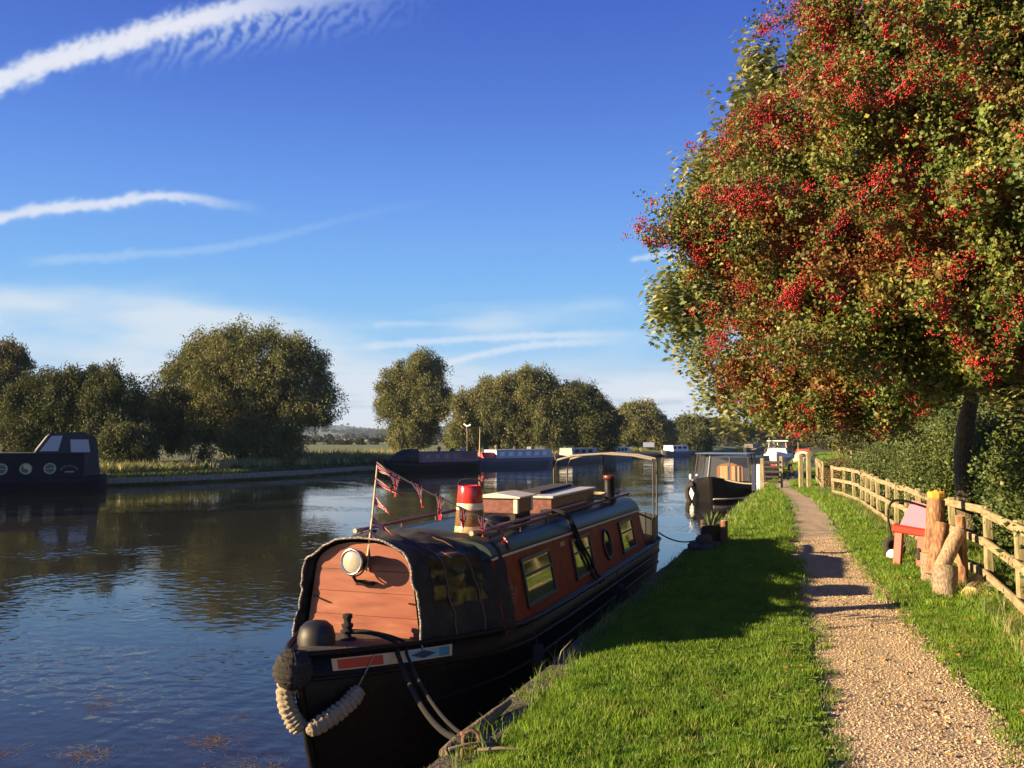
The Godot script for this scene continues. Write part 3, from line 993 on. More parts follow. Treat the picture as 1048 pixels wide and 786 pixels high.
func far_trees() -> void:
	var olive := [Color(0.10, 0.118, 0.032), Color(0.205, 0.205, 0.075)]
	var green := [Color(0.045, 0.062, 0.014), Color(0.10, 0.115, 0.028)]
	var g := "willows along the far bank"
	far_tree("big round willow left of the open field, wide as it is tall", "tree", g, Vector3(-42.0, 0.85, -58.5), 11.0, [[Vector3(0.2, 6.6, 0), Vector3(4.6, 4.2, 4.4)], [Vector3(-4.4, 5.2, 0), Vector3(3.9, 3.8, 3.6)], [Vector3(-6.2, 3.4, 0.6), Vector3(2.6, 2.6, 2.6)], [Vector3(4.2, 6.2, 0), Vector3(3.0, 3.2, 3.2)], [Vector3(6.8, 4.1, 0), Vector3(2.3, 1.5, 2.2)], [Vector3(3.6, 3.6, 0.5), Vector3(3.2, 1.8, 2.5)], [Vector3(-1.8, 2.2, 1.0), Vector3(3.6, 2.0, 2.2)], [Vector3(3.0, 1.6, 0.4), Vector3(2.6, 1.6, 2.0)], [Vector3(-3.2, 7.6, 0), Vector3(2.4, 2.2, 2.4)]], 8200, olive, 0.78)
	far_tree("slender two-headed willow standing alone behind the maroon narrowboat", "tree", g, Vector3(-49.6, 0.9, -105.0), 13.0, [[Vector3(-2.2, 7.4, 0), Vector3(2.7, 4.2, 2.6)], [Vector3(1.4, 9.2, 0), Vector3(2.5, 4.0, 2.6)], [Vector3(3.0, 6.6, 0.3), Vector3(2.2, 2.6, 2.4)], [Vector3(0.2, 4.0, 0), Vector3(3.0, 2.6, 2.4)], [Vector3(-0.6, 2.0, 0.3), Vector3(3.0, 1.6, 2.4)]], 4800, olive, 1.05)
	var d := "crowd of willows behind the white narrowboat"
	far_tree("pale olive willow at the left end of the crowd behind the white narrowboat", "tree", d, Vector3(-39.2, 0.9, -104.0), 9.0, [[Vector3(-1.2, 4.6, 0), Vector3(3.6, 3.6, 3.2)], [Vector3(1.6, 6.2, 0), Vector3(3.0, 3.2, 3.0)], [Vector3(-2.4, 2.4, 0.4), Vector3(2.8, 2.2, 2.5)]], 3900, olive, 1.05)
	far_tree("tallest domed willow in the crowd behind the white narrowboat", "tree", d, Vector3(-34.0, 0.9, -106.0), 10.5, [[Vector3(0, 6.4, 0), Vector3(4.4, 4.2, 4.0)], [Vector3(2.8, 4.4, 0.8), Vector3(3.4, 3.8, 3.4)], [Vector3(-2.4, 3.2, 0.8), Vector3(3.4, 2.8, 3.0)]], 5200, olive, 1.05)
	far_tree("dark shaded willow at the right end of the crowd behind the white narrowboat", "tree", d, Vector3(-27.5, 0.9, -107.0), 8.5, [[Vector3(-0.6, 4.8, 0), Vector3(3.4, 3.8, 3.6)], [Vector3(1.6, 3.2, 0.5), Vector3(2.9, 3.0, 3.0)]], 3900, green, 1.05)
	far_tree("rounded willow by the water beyond the crowd of willows", "tree", g, Vector3(-28.4, 0.9, -146.0), 7.0, [[Vector3(0, 4.3, 0), Vector3(4.6, 3.0, 4.0)], [Vector3(-2.6, 2.8, 0.4), Vector3(2.8, 2.4, 2.8)], [Vector3(3.0, 2.6, 0.4), Vector3(2.9, 2.5, 3.0)]], 3300, olive, 1.4)
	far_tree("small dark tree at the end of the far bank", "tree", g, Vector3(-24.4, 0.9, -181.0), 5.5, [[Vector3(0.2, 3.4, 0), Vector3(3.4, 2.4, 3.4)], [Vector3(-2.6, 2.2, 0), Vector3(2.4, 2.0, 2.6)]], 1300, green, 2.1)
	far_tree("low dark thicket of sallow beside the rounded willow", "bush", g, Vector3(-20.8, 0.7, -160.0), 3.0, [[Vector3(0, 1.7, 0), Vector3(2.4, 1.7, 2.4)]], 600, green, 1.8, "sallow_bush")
	# bushes and thin trees behind the dark boat on the left
	var lg := "scrub behind the moored dark boat"
	var scrub := [["tall thin tree rising over the roof of the dark moored boat", Vector3(-56.5, 0.9, -50.0), [[Vector3(0, 5.4, 0), Vector3(2.2, 3.4, 2.4)], [Vector3(-1.8, 3.4, 0), Vector3(2.4, 2.6, 2.4)], [Vector3(0.6, 7.8, 0), Vector3(0.9, 1.5, 0.9)]], [Color(0.085, 0.095, 0.03), Color(0.20, 0.18, 0.07)], 1500],
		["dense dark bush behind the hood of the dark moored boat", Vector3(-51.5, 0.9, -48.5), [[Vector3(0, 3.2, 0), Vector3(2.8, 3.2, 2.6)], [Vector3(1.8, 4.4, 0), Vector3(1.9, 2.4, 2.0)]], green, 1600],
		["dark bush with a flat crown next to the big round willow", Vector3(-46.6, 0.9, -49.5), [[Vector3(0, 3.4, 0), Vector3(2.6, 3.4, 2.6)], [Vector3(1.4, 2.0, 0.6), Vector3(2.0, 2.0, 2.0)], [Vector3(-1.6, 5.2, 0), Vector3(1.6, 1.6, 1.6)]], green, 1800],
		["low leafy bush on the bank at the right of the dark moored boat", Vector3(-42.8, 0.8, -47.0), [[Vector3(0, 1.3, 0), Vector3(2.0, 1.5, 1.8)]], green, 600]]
	for s in scrub:
		far_tree(s[0], "tree" if s[2].size() > 2 else "bush", lg, s[1], 6.0, s[2], int(s[4] * 1.4), s[3], 0.72, "scrub_tree" if s[2].size() > 2 else "scrub_bush")
	# the end of the water and the near bank beyond the gate
	var eg := "trees at the far end of the canal"
	var tones := [Color(0.05, 0.062, 0.02), Color(0.13, 0.125, 0.04)]
	var spots := [[-16.0, -250.0, 5.5, "broad tree at the far end of the canal above the clear canopy boat"], [-8.0, -275.0, 6.5, "pale tree at the end of the canal, left of the white cruiser"], [-1.0, -290.0, 7.0, "round tree at the far end of the canal behind the white cruiser"], [7.0, -260.0, 7.5, "tree beyond the cruisers where the towpath disappears"], [-26.0, -240.0, 6.0, "far tree closing the gap right of the rounded willow"]]
	for s in spots:
		far_tree(s[3], "tree", eg, Vector3(s[0], 0.9, s[1]), s[2], [[Vector3(0, s[2] * 0.55, 0), Vector3(5.2, s[2] * 0.42, 4)], [Vector3(-3.6, s[2] * 0.4, 0), Vector3(3.2, s[2] * 0.32, 3)], [Vector3(3.6, s[2] * 0.38, 0), Vector3(3.4, s[2] * 0.34, 3)]], 1100, tones, 2.6, "canal_end_tree")
	var ng := "trees along the towpath beyond the gate"
	far_tree("green tree overhanging the fence beyond the gate", "tree", ng, Vector3(5.6, 0.9, -56.0), 6.0, [[Vector3(-0.6, 3.8, 0), Vector3(3.0, 2.6, 3.6)], [Vector3(1.6, 4.0, 1.0), Vector3(3.2, 3.0, 3.0)]], 2200, [Color(0.07, 0.09, 0.022), Color(0.17, 0.175, 0.05)], 0.9, "towpath_tree")
	far_tree("darker tree further along the towpath behind the cruisers", "tree", ng, Vector3(6.5, 0.9, -92.0), 7.0, [[Vector3(-0.8, 4.0, 0), Vector3(4.2, 3.4, 4.0)], [Vector3(-3.4, 2.6, 1.0), Vector3(2.4, 2.2, 3.0)]], 2000, tones, 1.2, "towpath_tree")
	far_tree("far tree on the near bank at the canal's vanishing point", "tree", ng, Vector3(5.0, 0.9, -150.0), 8.0, [[Vector3(0, 4.0, 0), Vector3(5.5, 4.0, 5.0)], [Vector3(-4.0, 2.6, 0), Vector3(3.0, 2.4, 3.0)]], 1500, tones, 1.8, "towpath_tree")

func reeds() -> void:
	var tall := tuft_mesh(16, 1.15, 0.028, 0.4, 0.35)
	var xf := []
	var cols := PackedColorArray()
	for i in 7000:
		var z := lerpf(-38.0, -135.0, pow(rng.randf(), 1.3))
		var dx := 1.3 + absf(rng.randfn(0.0, 3.2))
		var lot := smoothstep(-57.0, -60.0, z) * (1.0 - smoothstep(-74.0, -82.0, z))
		if rng.randf() > 0.16 + 0.84 * lot:
			continue
		var s := rr(0.4, 0.75) + 0.55 * lot * smoothstep(1.5, 4.0, dx) * rng.randf()
		xf.append(Transform3D(Basis(Vector3.UP, rr(0, TAU)).scaled(Vector3(1, s, 1)), Vector3(far_bank_x(z) - dx, 0.7, z)))
		cols.append(vary(Color(0.19, 0.22, 0.06) if rng.randf() < 0.6 else Color(0.36, 0.31, 0.13), 0.3))
	stuff(scatter(tall, M.far_leaf, xf, cols, "reeds"))
	var turf := tuft_mesh(16, 0.28, 0.03, 0.45, 0.5)
	xf = []
	cols = PackedColorArray()
	for i in 9000:
		var z := lerpf(-34.0, -120.0, pow(rng.randf(), 1.2))
		var dx := 0.2 + 9.0 * pow(rng.randf(), 1.5)
		xf.append(Transform3D(Basis(Vector3.UP, rr(0, TAU)).scaled(Vector3(1, rr(0.5, 1.2), 1)), Vector3(far_bank_x(z) - dx, 0.46 + 0.3 * smoothstep(0.3, 3.5, dx), z)))
		cols.append(vary(Color(0.09, 0.13, 0.025), 0.35))
	stuff(scatter(turf, M.far_leaf, xf, cols, "bank_grass"))

# ---------------------------------------------------------------- the hawthorn over the path, a maple behind it, the hedge
func bough(st_parent: Node3D, from: Vector3, to: Vector3, lift: float, r0: float, called := "branch") -> Array:
	var mid := from.lerp(to, 0.5) + Vector3(0, lift, 0) + rv(0.12)
	var q := from.lerp(to, 0.25) + Vector3(0, lift * 0.7, 0) + rv(0.06)
	var p := curve([from, q, mid, from.lerp(to, 0.78) + Vector3(0, lift * 0.62, 0) + rv(0.08), to], 3)
	var st := mb()
	var rad := []
	for i in p.size():
		rad.append(lerpf(r0, 0.004, pow(float(i) / (p.size() - 1), 0.7)))
	tube(st, p, rad, 5)
	build(st, called, M.twig, st_parent)
	return p

func berry_mesh() -> ArrayMesh:   # a bunch of haws
	var st := mb()
	for i in 13:
		var c := Vector3(rng.randfn(), rng.randfn(), rng.randfn()) * 0.026
		var r := rr(0.0064, 0.0084)
		lathe(st, [[0.001, -r], [r * 0.8, -r * 0.6], [r, 0.0], [r * 0.8, r * 0.62], [0.0015, r]], 6, c, Basis.from_euler(rv(0.7)), true, false)
	return commit(st)

func hawthorn() -> void:
	var t := thing("hawthorn_tree", "hawthorn overhanging the path, thick with red berries and turning leaves", "tree")
	var foot := Vector3(2.75, 0.9, -12.6)
	var st := mb()
	tube(st, curve([foot - Vector3(0, 0.3, 0), foot + Vector3(-0.05, 1.0, 0.15), foot + Vector3(-0.1, 2.0, 0.5), foot + Vector3(-0.25, 3.1, 1.3)], 4), [0.2, 0.18, 0.165, 0.155, 0.15, 0.15, 0.15, 0.145, 0.14, 0.13, 0.12, 0.11, 0.1], 10)
	build(st, "trunk", M.bark, t)
	var hub := foot + Vector3(-0.25, 2.6, 1.2)
	var ends := []
	# the boughs that make the outline towards the water, then the many that fill the crown
	for e in [[-1.72, 4.92, -8.9], [-1.35, 4.55, -9.2], [-0.85, 5.25, -8.8], [-0.5, 5.75, -9.3], [-0.1, 6.4, -9.4], [0.2, 7.0, -9.2], [0.5, 7.7, -9.4], [-1.55, 4.8, -9.0], [-1.45, 5.0, -8.7], [-1.2, 4.1, -9.6], [-1.15, 3.75, -9.9], [-1.0, 3.3, -9.9], [-0.75, 3.05, -9.6], [-0.5, 2.85, -10.2], [-0.1, 2.95, -9.4], [0.3, 2.85, -9.8], [0.8, 3.1, -9.2], [-0.6, 3.6, -8.6], [-0.9, 4.6, -8.2], [1.3, 3.5, -8.6]]:
		ends.append(Vector3(e[0], e[1], e[2]))
	var lobes := [[Vector3(2.7, 5.9, -9.4), Vector3(2.9, 2.7, 3.0)], [Vector3(0.9, 5.0, -9.4), Vector3(2.0, 1.45, 1.8)], [Vector3(0.7, 3.95, -9.8), Vector3(1.6, 0.95, 1.7)], [Vector3(1.9, 7.2, -9.2), Vector3(2.2, 1.7, 2.4)], [Vector3(2.5, 4.75, -8.6), Vector3(1.9, 1.2, 2.0)]]
	for i in 96:
		var l: Array = lobes[[0, 0, 0, 1, 1, 2, 3, 3, 4][i % 9]]
		var p := in_lobe(l[0], l[1], 8.0)
		if p.z < -10.2 and rng.randf() < 0.6:
			p.z = -19.0 - p.z
		p.y = maxf(p.y, lerpf(2.85, 3.5, smoothstep(0.4, 1.4, p.x)))
		ends.append(p)
	var leaves := []
	var lc := PackedColorArray()
	var haws := []
	var hc := PackedColorArray()
	var autumn := noise(0.55, 2, 121)
	var green_a := Color(0.062, 0.095, 0.016)
	var green_b := Color(0.155, 0.19, 0.034)
	for i in ends.size():
		var e: Vector3 = ends[i]
		var from := hub.lerp(e, rr(0.0, 0.25)) + rv(0.15)
		var line := bough(t, from, e, rr(0.1, 0.5), rr(0.022, 0.045))
		var tips := [line]
		# side shoots
		for k in 5:
			var a: Vector3 = line[rng.randi_range(line.size() / 3, line.size() - 2)]
			var d: Vector3 = (line[-1] - line[0]).normalized()
			var b := a + (d * rr(0.2, 0.8) + rv(0.75) + Vector3(0, -0.12, 0)).normalized() * (rr(0.4, 0.95) if i > 20 else rr(0.22, 0.5))
			b.y = maxf(b.y, lerpf(2.75, 3.4, smoothstep(0.4, 1.4, b.x)))
			tips.append(curve([a, a.lerp(b, 0.5) + Vector3(0, 0.06, 0), b], 4))
		var fruit := rng.randf()
		for w in tips.size():
			var ln: Array = tips[w]
			var first: int = ln.size() / 3 if w == 0 else 1
			for s in (58 if w == 0 else 32):
				var u := rr(first, ln.size() - 1)
				var a: Vector3 = ln[int(u)]
				var b: Vector3 = ln[mini(int(u) + 1, ln.size() - 1)]
				var p := a.lerp(b, fmod(u, 1.0)) + Vector3(rng.randfn(), rng.randfn(), rng.randfn()) * (0.11 if w == 0 else 0.08)
				leaves.append(Transform3D(Basis.from_euler(Vector3(rr(-0.9, 0.9), rr(0, TAU), rr(-0.9, 0.9))).scaled(Vector3.ONE * rr(0.75, 1.2)), p))
				var au := autumn.get_noise_3dv(p) + rr(-0.22, 0.22)
				var c := green_a.lerp(green_b, rng.randf())
				if au > 0.06:
					c = c.lerp(Color(0.25, 0.075, 0.022), clampf((au - 0.06) * 2.4, 0.0, 0.85))
				elif rng.randf() < 0.12:
					c = Color(0.27, 0.26, 0.06)
				lc.append(vary(c, 0.28))
			var lots := int((90 if w == 0 else 56) * (0.15 + 1.1 * pow(fruit, 1.5)))
			for s in lots:
				var u := rr(first, ln.size() - 1)
				var a: Vector3 = ln[int(u)]
				var b: Vector3 = ln[mini(int(u) + 1, ln.size() - 1)]
				var p := a.lerp(b, fmod(u, 1.0)) + Vector3(rng.randfn(), rng.randfn() - 0.3, rng.randfn()) * 0.055
				haws.append(Transform3D(Basis.from_euler(rv(3.0)).scaled(Vector3.ONE * rr(0.8, 1.25)), p))
				hc.append(vary(Color(0.33, 0.008, 0.013) if rng.randf() < 0.7 else Color(0.20, 0.012, 0.010), 0.3))
	# long bare-looking shoots on the sunny side, strung with berries
	for i in 40:
		var l: Array = lobes[[0, 1, 1, 2, 3, 0, 4, 1][i % 8]]
		var d := Vector3(rr(-1.0, 0.35), rr(-0.3, 0.7), rr(-0.1, 1.0)).normalized()
		var a: Vector3 = l[0] + d * l[1] * 0.72
		var e: Vector3 = l[0] + (d + Vector3(rr(-0.5, 0.1), rr(-0.35, 0.15), rr(-0.4, 0.4))).normalized() * l[1] * rr(1.05, 1.2)
		e.y = maxf(e.y, lerpf(2.9, 3.5, smoothstep(0.4, 1.4, e.x)))
		if e.x < -1.75 or e.y > 8.5:
			continue
		var line := bough(t, a, e, rr(0.05, 0.25), rr(0.012, 0.02))
		for s in 20:
			var u := rr(2, line.size() - 1)
			var p: Vector3 = line[int(u)].lerp(line[mini(int(u) + 1, line.size() - 1)], fmod(u, 1.0))
			leaves.append(Transform3D(Basis.from_euler(rv(1.0)).scaled(Vector3.ONE * rr(0.5, 0.9)), p + rv(0.05)))
			lc.append(vary(green_a.lerp(green_b, rng.randf()), 0.28))
		for s in 50:
			var u := rr(1, line.size() - 1)
			var p: Vector3 = line[int(u)].lerp(line[mini(int(u) + 1, line.size() - 1)], fmod(u, 1.0))
			haws.append(Transform3D(Basis.from_euler(rv(3.0)).scaled(Vector3.ONE * rr(0.8, 1.15)), p + Vector3(rng.randfn(), rng.randfn() - 0.4, rng.randfn()) * 0.04))
			hc.append(vary(Color(0.33, 0.008, 0.013), 0.3))
	# leaves that fill the inside of the crown
	for i in 3400:
		var l: Array = lobes[[0, 0, 0, 0, 1, 2, 3, 3, 4][i % 9]]
		var p := in_lobe(l[0], l[1] * 0.93, 3.0)
		if p.y < lerpf(2.85, 3.4, smoothstep(0.4, 1.4, p.x)):
			continue
		leaves.append(Transform3D(Basis.from_euler(rv(2.0)).scaled(Vector3.ONE * rr(0.8, 1.4)), p))
		var au := autumn.get_noise_3dv(p)
		lc.append(vary(green_a.lerp(green_b, rng.randf()).lerp(Color(0.26, 0.085, 0.025), clampf((au - 0.1) * 2.0, 0.0, 0.7)), 0.28))
	stuff(scatter(S.hawthorn, M.leaf, leaves, lc, "crown", t))
	var bm := mat(Color.WHITE, 0.35)
	bm.vertex_color_use_as_albedo = true
	stuff(scatter(berry_mesh(), bm, haws, hc, "berries", t))
	print("hawthorn leaves ", leaves.size(), " haws ", haws.size())

func maple() -> void:
	var t := thing("maple_tree", "pale green maple with broad pointed leaves showing behind the berried hawthorn", "tree")
	var foot := Vector3(2.35, 0.9, -16.8)
	var st := mb()
	tube(st, curve([foot - Vector3(0, 0.3, 0), foot + Vector3(-0.1, 1.6, 0.1), foot + Vector3(0.1, 3.2, 0.2), foot + Vector3(-0.3, 6.4, 0.4)], 3), [0.17, 0.15, 0.14, 0.135, 0.13, 0.12, 0.11, 0.1, 0.08, 0.06], 10)
	build(st, "trunk", M.bark, t)
	var ends := []
	for e in [[-0.75, 7.9, -13.8], [-0.85, 8.3, -13.6], [-0.5, 7.5, -13.2], [-1.0, 7.5, -13.4], [-1.15, 7.3, -14.1], [-1.75, 6.85, -13.9], [-1.5, 6.9, -13.4], [-1.2, 6.5, -13.0], [-1.1, 6.2, -14.2], [-2.2, 5.1, -14.0], [-2.4, 4.9, -14.2], [-2.3, 4.6, -13.7], [-2.1, 4.4, -14.4], [-1.85, 3.9, -14.1], [-1.55, 3.4, -14.4], [-1.4, 3.15, -14.2], [-0.7, 3.2, -14.0], [-0.1, 8.4, -13.8], [-1.3, 5.6, -13.8], [-1.75, 6.6, -14.1], [-1.8, 4.7, -13.9]]:
		ends.append(Vector3(e[0], e[1], e[2]))
	for i in 56:
		var p := in_lobe(Vector3(1.6, 5.9, -15.2), Vector3(3.3, 3.3, 2.6), 7.0)
		p.y = maxf(p.y, 3.0)
		ends.append(p)
	var xf := []
	var cols := PackedColorArray()
	for e in ends:
		var line := bough(t, foot + Vector3(-0.2, rr(2.6, 5.4), 0.3), e, rr(0.1, 0.5), 0.04)
		for s in 70:
			var u := (line.size() - 1) * (1.0 - 0.5 * pow(rng.randf(), 1.6))
			var p: Vector3 = line[int(u)].lerp(line[mini(int(u) + 1, line.size() - 1)], fmod(u, 1.0)) + Vector3(rng.randfn(), rng.randfn(), rng.randfn()) * 0.16
			xf.append(Transform3D(Basis.from_euler(Vector3(rr(-0.5, 0.5), rr(0, TAU), rr(-0.5, 0.5))).scaled(Vector3.ONE * rr(0.75, 1.15)), p))
			cols.append(vary(Color(0.15, 0.19, 0.055).lerp(Color(0.34, 0.35, 0.16), rng.randf()), 0.25))
	stuff(scatter(S.broad, M.leaf, xf, cols, "crown", t))

func hedge() -> void:
	var spots := [[Vector3(3.0, 0.95, -8.2), Vector3(1.0, 1.7, 1.5), "ivy-green shrub behind the nearest fence rails"], [Vector3(3.15, 0.95, -10.6), Vector3(1.05, 1.9, 1.5), "leafy shrub behind the fence post beside the cut logs"], [Vector3(3.3, 0.95, -13.0), Vector3(1.1, 2.0, 1.6), "thick shrub round the foot of the hawthorn trunk"], [Vector3(3.5, 0.95, -15.6), Vector3(1.0, 1.7, 1.5), "shrub behind the orange cart, spilling over the fence"], [Vector3(3.0, 0.95, -18.8), Vector3(1.3, 1.9, 2.0), "dark shrub behind the leaning fence posts"], [Vector3(2.8, 0.95, -22.5), Vector3(1.3, 1.7, 2.2), "bushy shrub behind the middle of the far fence"], [Vector3(2.6, 0.95, -26.5), Vector3(1.3, 1.6, 2.2), "shrub behind the far half of the fence"], [Vector3(2.2, 0.9, -30.5), Vector3(1.3, 1.35, 2.0), "shrub at the far end of the fence"], [Vector3(4.6, 0.95, -12.0), Vector3(1.3, 3.1, 4.5), "tall dark hedge bush filling the gap behind the hawthorn"], [Vector3(4.8, 0.95, -22.0), Vector3(1.5, 3.3, 5.0), "tall hedge bush behind the far fence"], [Vector3(4.6, 0.95, -31.0), Vector3(1.5, 3.0, 4.5), "tall hedge bush at the far end of the fence"]]
	for s in spots:
		var t := thing("hedge_shrub", s[2], "shrub", s[0], 0.0, "shrubs behind the fence")
		var r: Vector3 = s[1]
		for k in 5:
			var st := mb()
			var a := rr(0, TAU)
			tube(st, curve([Vector3(rr(-0.1, 0.1), -0.2, rr(-0.1, 0.1)), Vector3(cos(a) * r.x * 0.4, r.y * 0.5, sin(a) * r.z * 0.4), Vector3(cos(a) * r.x * 0.8, r.y * 0.95, sin(a) * r.z * 0.8)], 3), [0.03, 0.028, 0.025, 0.022, 0.018, 0.014, 0.008], 5)
			build(st, "stem", M.twig, t)
		var xf := []
		var cols := PackedColorArray()
		var n := int(330.0 * (r.x * r.y + r.y * r.z + r.x * r.z) * (1.0 if r.y < 2.5 else 0.5))
		var boughs := []
		for k in n / 16:
			boughs.append(in_lobe(Vector3(0, r.y * 0.5, 0), Vector3(r.x, r.y * 0.58, r.z), 6.0))
		for i in n:
			var p: Vector3 = boughs[i % boughs.size()] + Vector3(rng.randfn(), rng.randfn(), rng.randfn()) * 0.17
			if p.y < -0.05:
				p.y = rr(-0.05, 0.3)
			var sc := rr(0.7, 1.25)
			xf.append(Transform3D(Basis.from_euler(rv(2.0)).scaled(Vector3.ONE * sc), p))
			cols.append(vary(Color(0.04, 0.072, 0.014).lerp(Color(0.14, 0.175, 0.04), pow(rng.randf(), 2.0)), 0.28))
		stuff(scatter(S.hedge, M.leaf, xf, cols, "foliage", t))

# ---------------------------------------------------------------- the red narrowboat at the bank; its bow points to +z
const BOAT := Vector3(-3.75, 0.0, -11.4)
const STATIONS := [[5.50, 0.03, 1.13], [5.38, 0.13, 1.12], [5.15, 0.27, 1.10], [4.8, 0.44, 1.07], [4.4, 0.62, 1.04], [3.9, 0.80, 1.00], [3.4, 0.93, 0.965], [2.8, 1.0, 0.94], [1.5, 1.02, 0.925], [-1.5, 1.02, 0.915], [-4.2, 1.02, 0.92], [-4.9, 0.97, 0.925], [-5.4, 0.80, 0.93], [-5.7, 0.52, 0.935], [-5.85, 0.2, 0.935]]

func station(z: float) -> Array:   # half beam and gunwale height at z
	for i in STATIONS.size() - 1:
		if z >= STATIONS[i + 1][0]:
			var t: float = clampf((z - STATIONS[i][0]) / (STATIONS[i + 1][0] - STATIONS[i][0]), 0, 1)
			return [lerpf(STATIONS[i][1], STATIONS[i + 1][1], t), lerpf(STATIONS[i][2], STATIONS[i + 1][2], t)]
	return [STATIONS[-1][1], STATIONS[-1][2]]

func hull_point(z: float, side: float, y: float, out := 0.0) -> Vector3:   # a point on the hull's side
	var s := station(z)
	var f: float = clampf(y / s[1], -0.4, 1.0)
	var rake: float = 0.38 * smoothstep(3.0, 5.5, z) * (1.0 - f) - 0.25 * smoothstep(-4.6, -5.85, z) * (1.0 - f)
	return Vector3(side * (s[0] * lerpf(0.90, 1.0, clampf(f, 0.0, 1.0)) + out), y, z - rake)

func along_hull(a: float, b: float, side: float, y_off: float, out: float, n := 40, absolute := false) -> Array:
	var p := []
	for i in n + 1:
		var z := lerpf(a, b, float(i) / n)
		p.append(hull_point(z, side, y_off if absolute else station(z)[1] + y_off, out))
	return p

# the cabin's side: base 0.95 out at y 0.93, leaning in to 0.82 at y 1.60
func side_at(z: float, y: float, out := 0.0, side := 1.0) -> Vector3:
	var x := lerpf(0.95, 0.82, (y - 0.93) / 0.67)
	return Vector3(side * (x + 0.98 * out), y + 0.19 * out, z)

# the roof line falls a little towards the stern
func roof_drop(y: float, z: float) -> float:
	var u := clampf((3.45 - z) / 7.05, 0.0, 1.0)
	return y - 0.085 * u * lerpf(1.0, 0.35, smoothstep(1.70, 1.80, y))

func side_basis(side := 1.0) -> Basis:
	var v := Vector3(-0.19 * side, 0.98, 0)
	var u := Vector3(0, 0, -side)
	return Basis(u, v, u.cross(v))

func window(parent: Node3D, z: float, y: float, w: float, h: float, side: float, sash := 0.36) -> void:
	var b := side_basis(side)
	var f := Node3D.new()
	f.name = "window"
	parent.add_child(f, true)
	var st := mb()
	var c := side_at(z, y, 0.012, side)
	for k in [[0, h * 0.5, w + 0.08, 0.045], [0, -h * 0.5, w + 0.08, 0.045]]:
		box(st, c + b * Vector3(k[0], k[1], 0), Vector3(k[2], k[3], 0.036), b, 0.006)
	for k in [-0.5, 0.5]:
		box(st, c + b * Vector3(k * w + signf(k) * 0.012, 0, 0.001), Vector3(0.045, h - 0.046, 0.034), b, 0.006)
	if sash > 0.0:
		box(st, c + b * Vector3(0, h * (0.5 - sash), -0.001), Vector3(w - 0.024, 0.03, 0.03), b, 0.004)
	build(st, "frame", M.window_frame, f)
	var pn := mb()
	box(pn, side_at(z, y, 0.014, side), Vector3(w, h, 0.004), b, 0.0)
	build(pn, "pane", M.glass, f)
	var cu := mb()
	box(cu, side_at(z, y, 0.004, side), Vector3(w, h, 0.005), b, 0.0)
	build(cu, "curtain", M.curtain, f)

const BOARD_Z := 4.40
func board_half(t: float) -> Vector2:   # the cratch board's left and right edges, t from foot to top
	var r := 0.0
	if t > 0.74:
		var q := (t - 0.74) / 0.26
		r = (1.0 - sqrt(maxf(0.0, 1.0 - q * q))) * 0.34
	return Vector2(lerpf(-0.58, -0.45, t) + r, lerpf(0.53, 0.41, t) - r)

func board_outline(n: int, grow := 0.0) -> PackedVector3Array:
	var o := PackedVector3Array()
	var y0 := 0.99
	var hh := 0.85
	for i in n:      # up the left edge
		var t := 1.0 - pow(1.0 - float(i) / n, 1.6)
		o.append(Vector3(board_half(t).x - grow, y0 + hh * t + grow * smoothstep(0.7, 1.0, t), BOARD_Z))
	o.append(Vector3(-0.03, y0 + hh + grow, BOARD_Z))
	for i in range(n - 1, -1, -1):
		var t := 1.0 - pow(1.0 - float(i) / n, 1.6)
		o.append(Vector3(board_half(t).y + grow, y0 + hh * t + grow * smoothstep(0.7, 1.0, t), BOARD_Z))
	return o

func cabin_outline(n: int, z: float, grow := 0.0) -> PackedVector3Array:
	var prof := [Vector2(-0.96, 0.95), Vector2(-0.89, 1.28), Vector2(-0.825, 1.60), Vector2(-0.80, 1.68), Vector2(-0.72, 1.75), Vector2(-0.5, 1.80), Vector2(0.0, 1.83), Vector2(0.5, 1.80), Vector2(0.72, 1.75), Vector2(0.80, 1.68), Vector2(0.825, 1.60), Vector2(0.89, 1.28), Vector2(0.96, 0.95)]
	var lens := [0.0]
	for i in prof.size() - 1:
		lens.append(lens[-1] + prof[i].distance_to(prof[i + 1]))
	var o := PackedVector3Array()
	for k in 2 * n + 1:
		var d: float = lens[-1] * k / (2 * n)
		var i := 0
		while i < prof.size() - 2 and lens[i + 1] < d:
			i += 1
		var p: Vector2 = prof[i].lerp(prof[i + 1], (d - lens[i]) / (lens[i + 1] - lens[i]))
		var away := (p - Vector2(0, 1.2)).normalized() * grow
		o.append(Vector3(p.x + away.x, p.y + away.y, z))
	return o

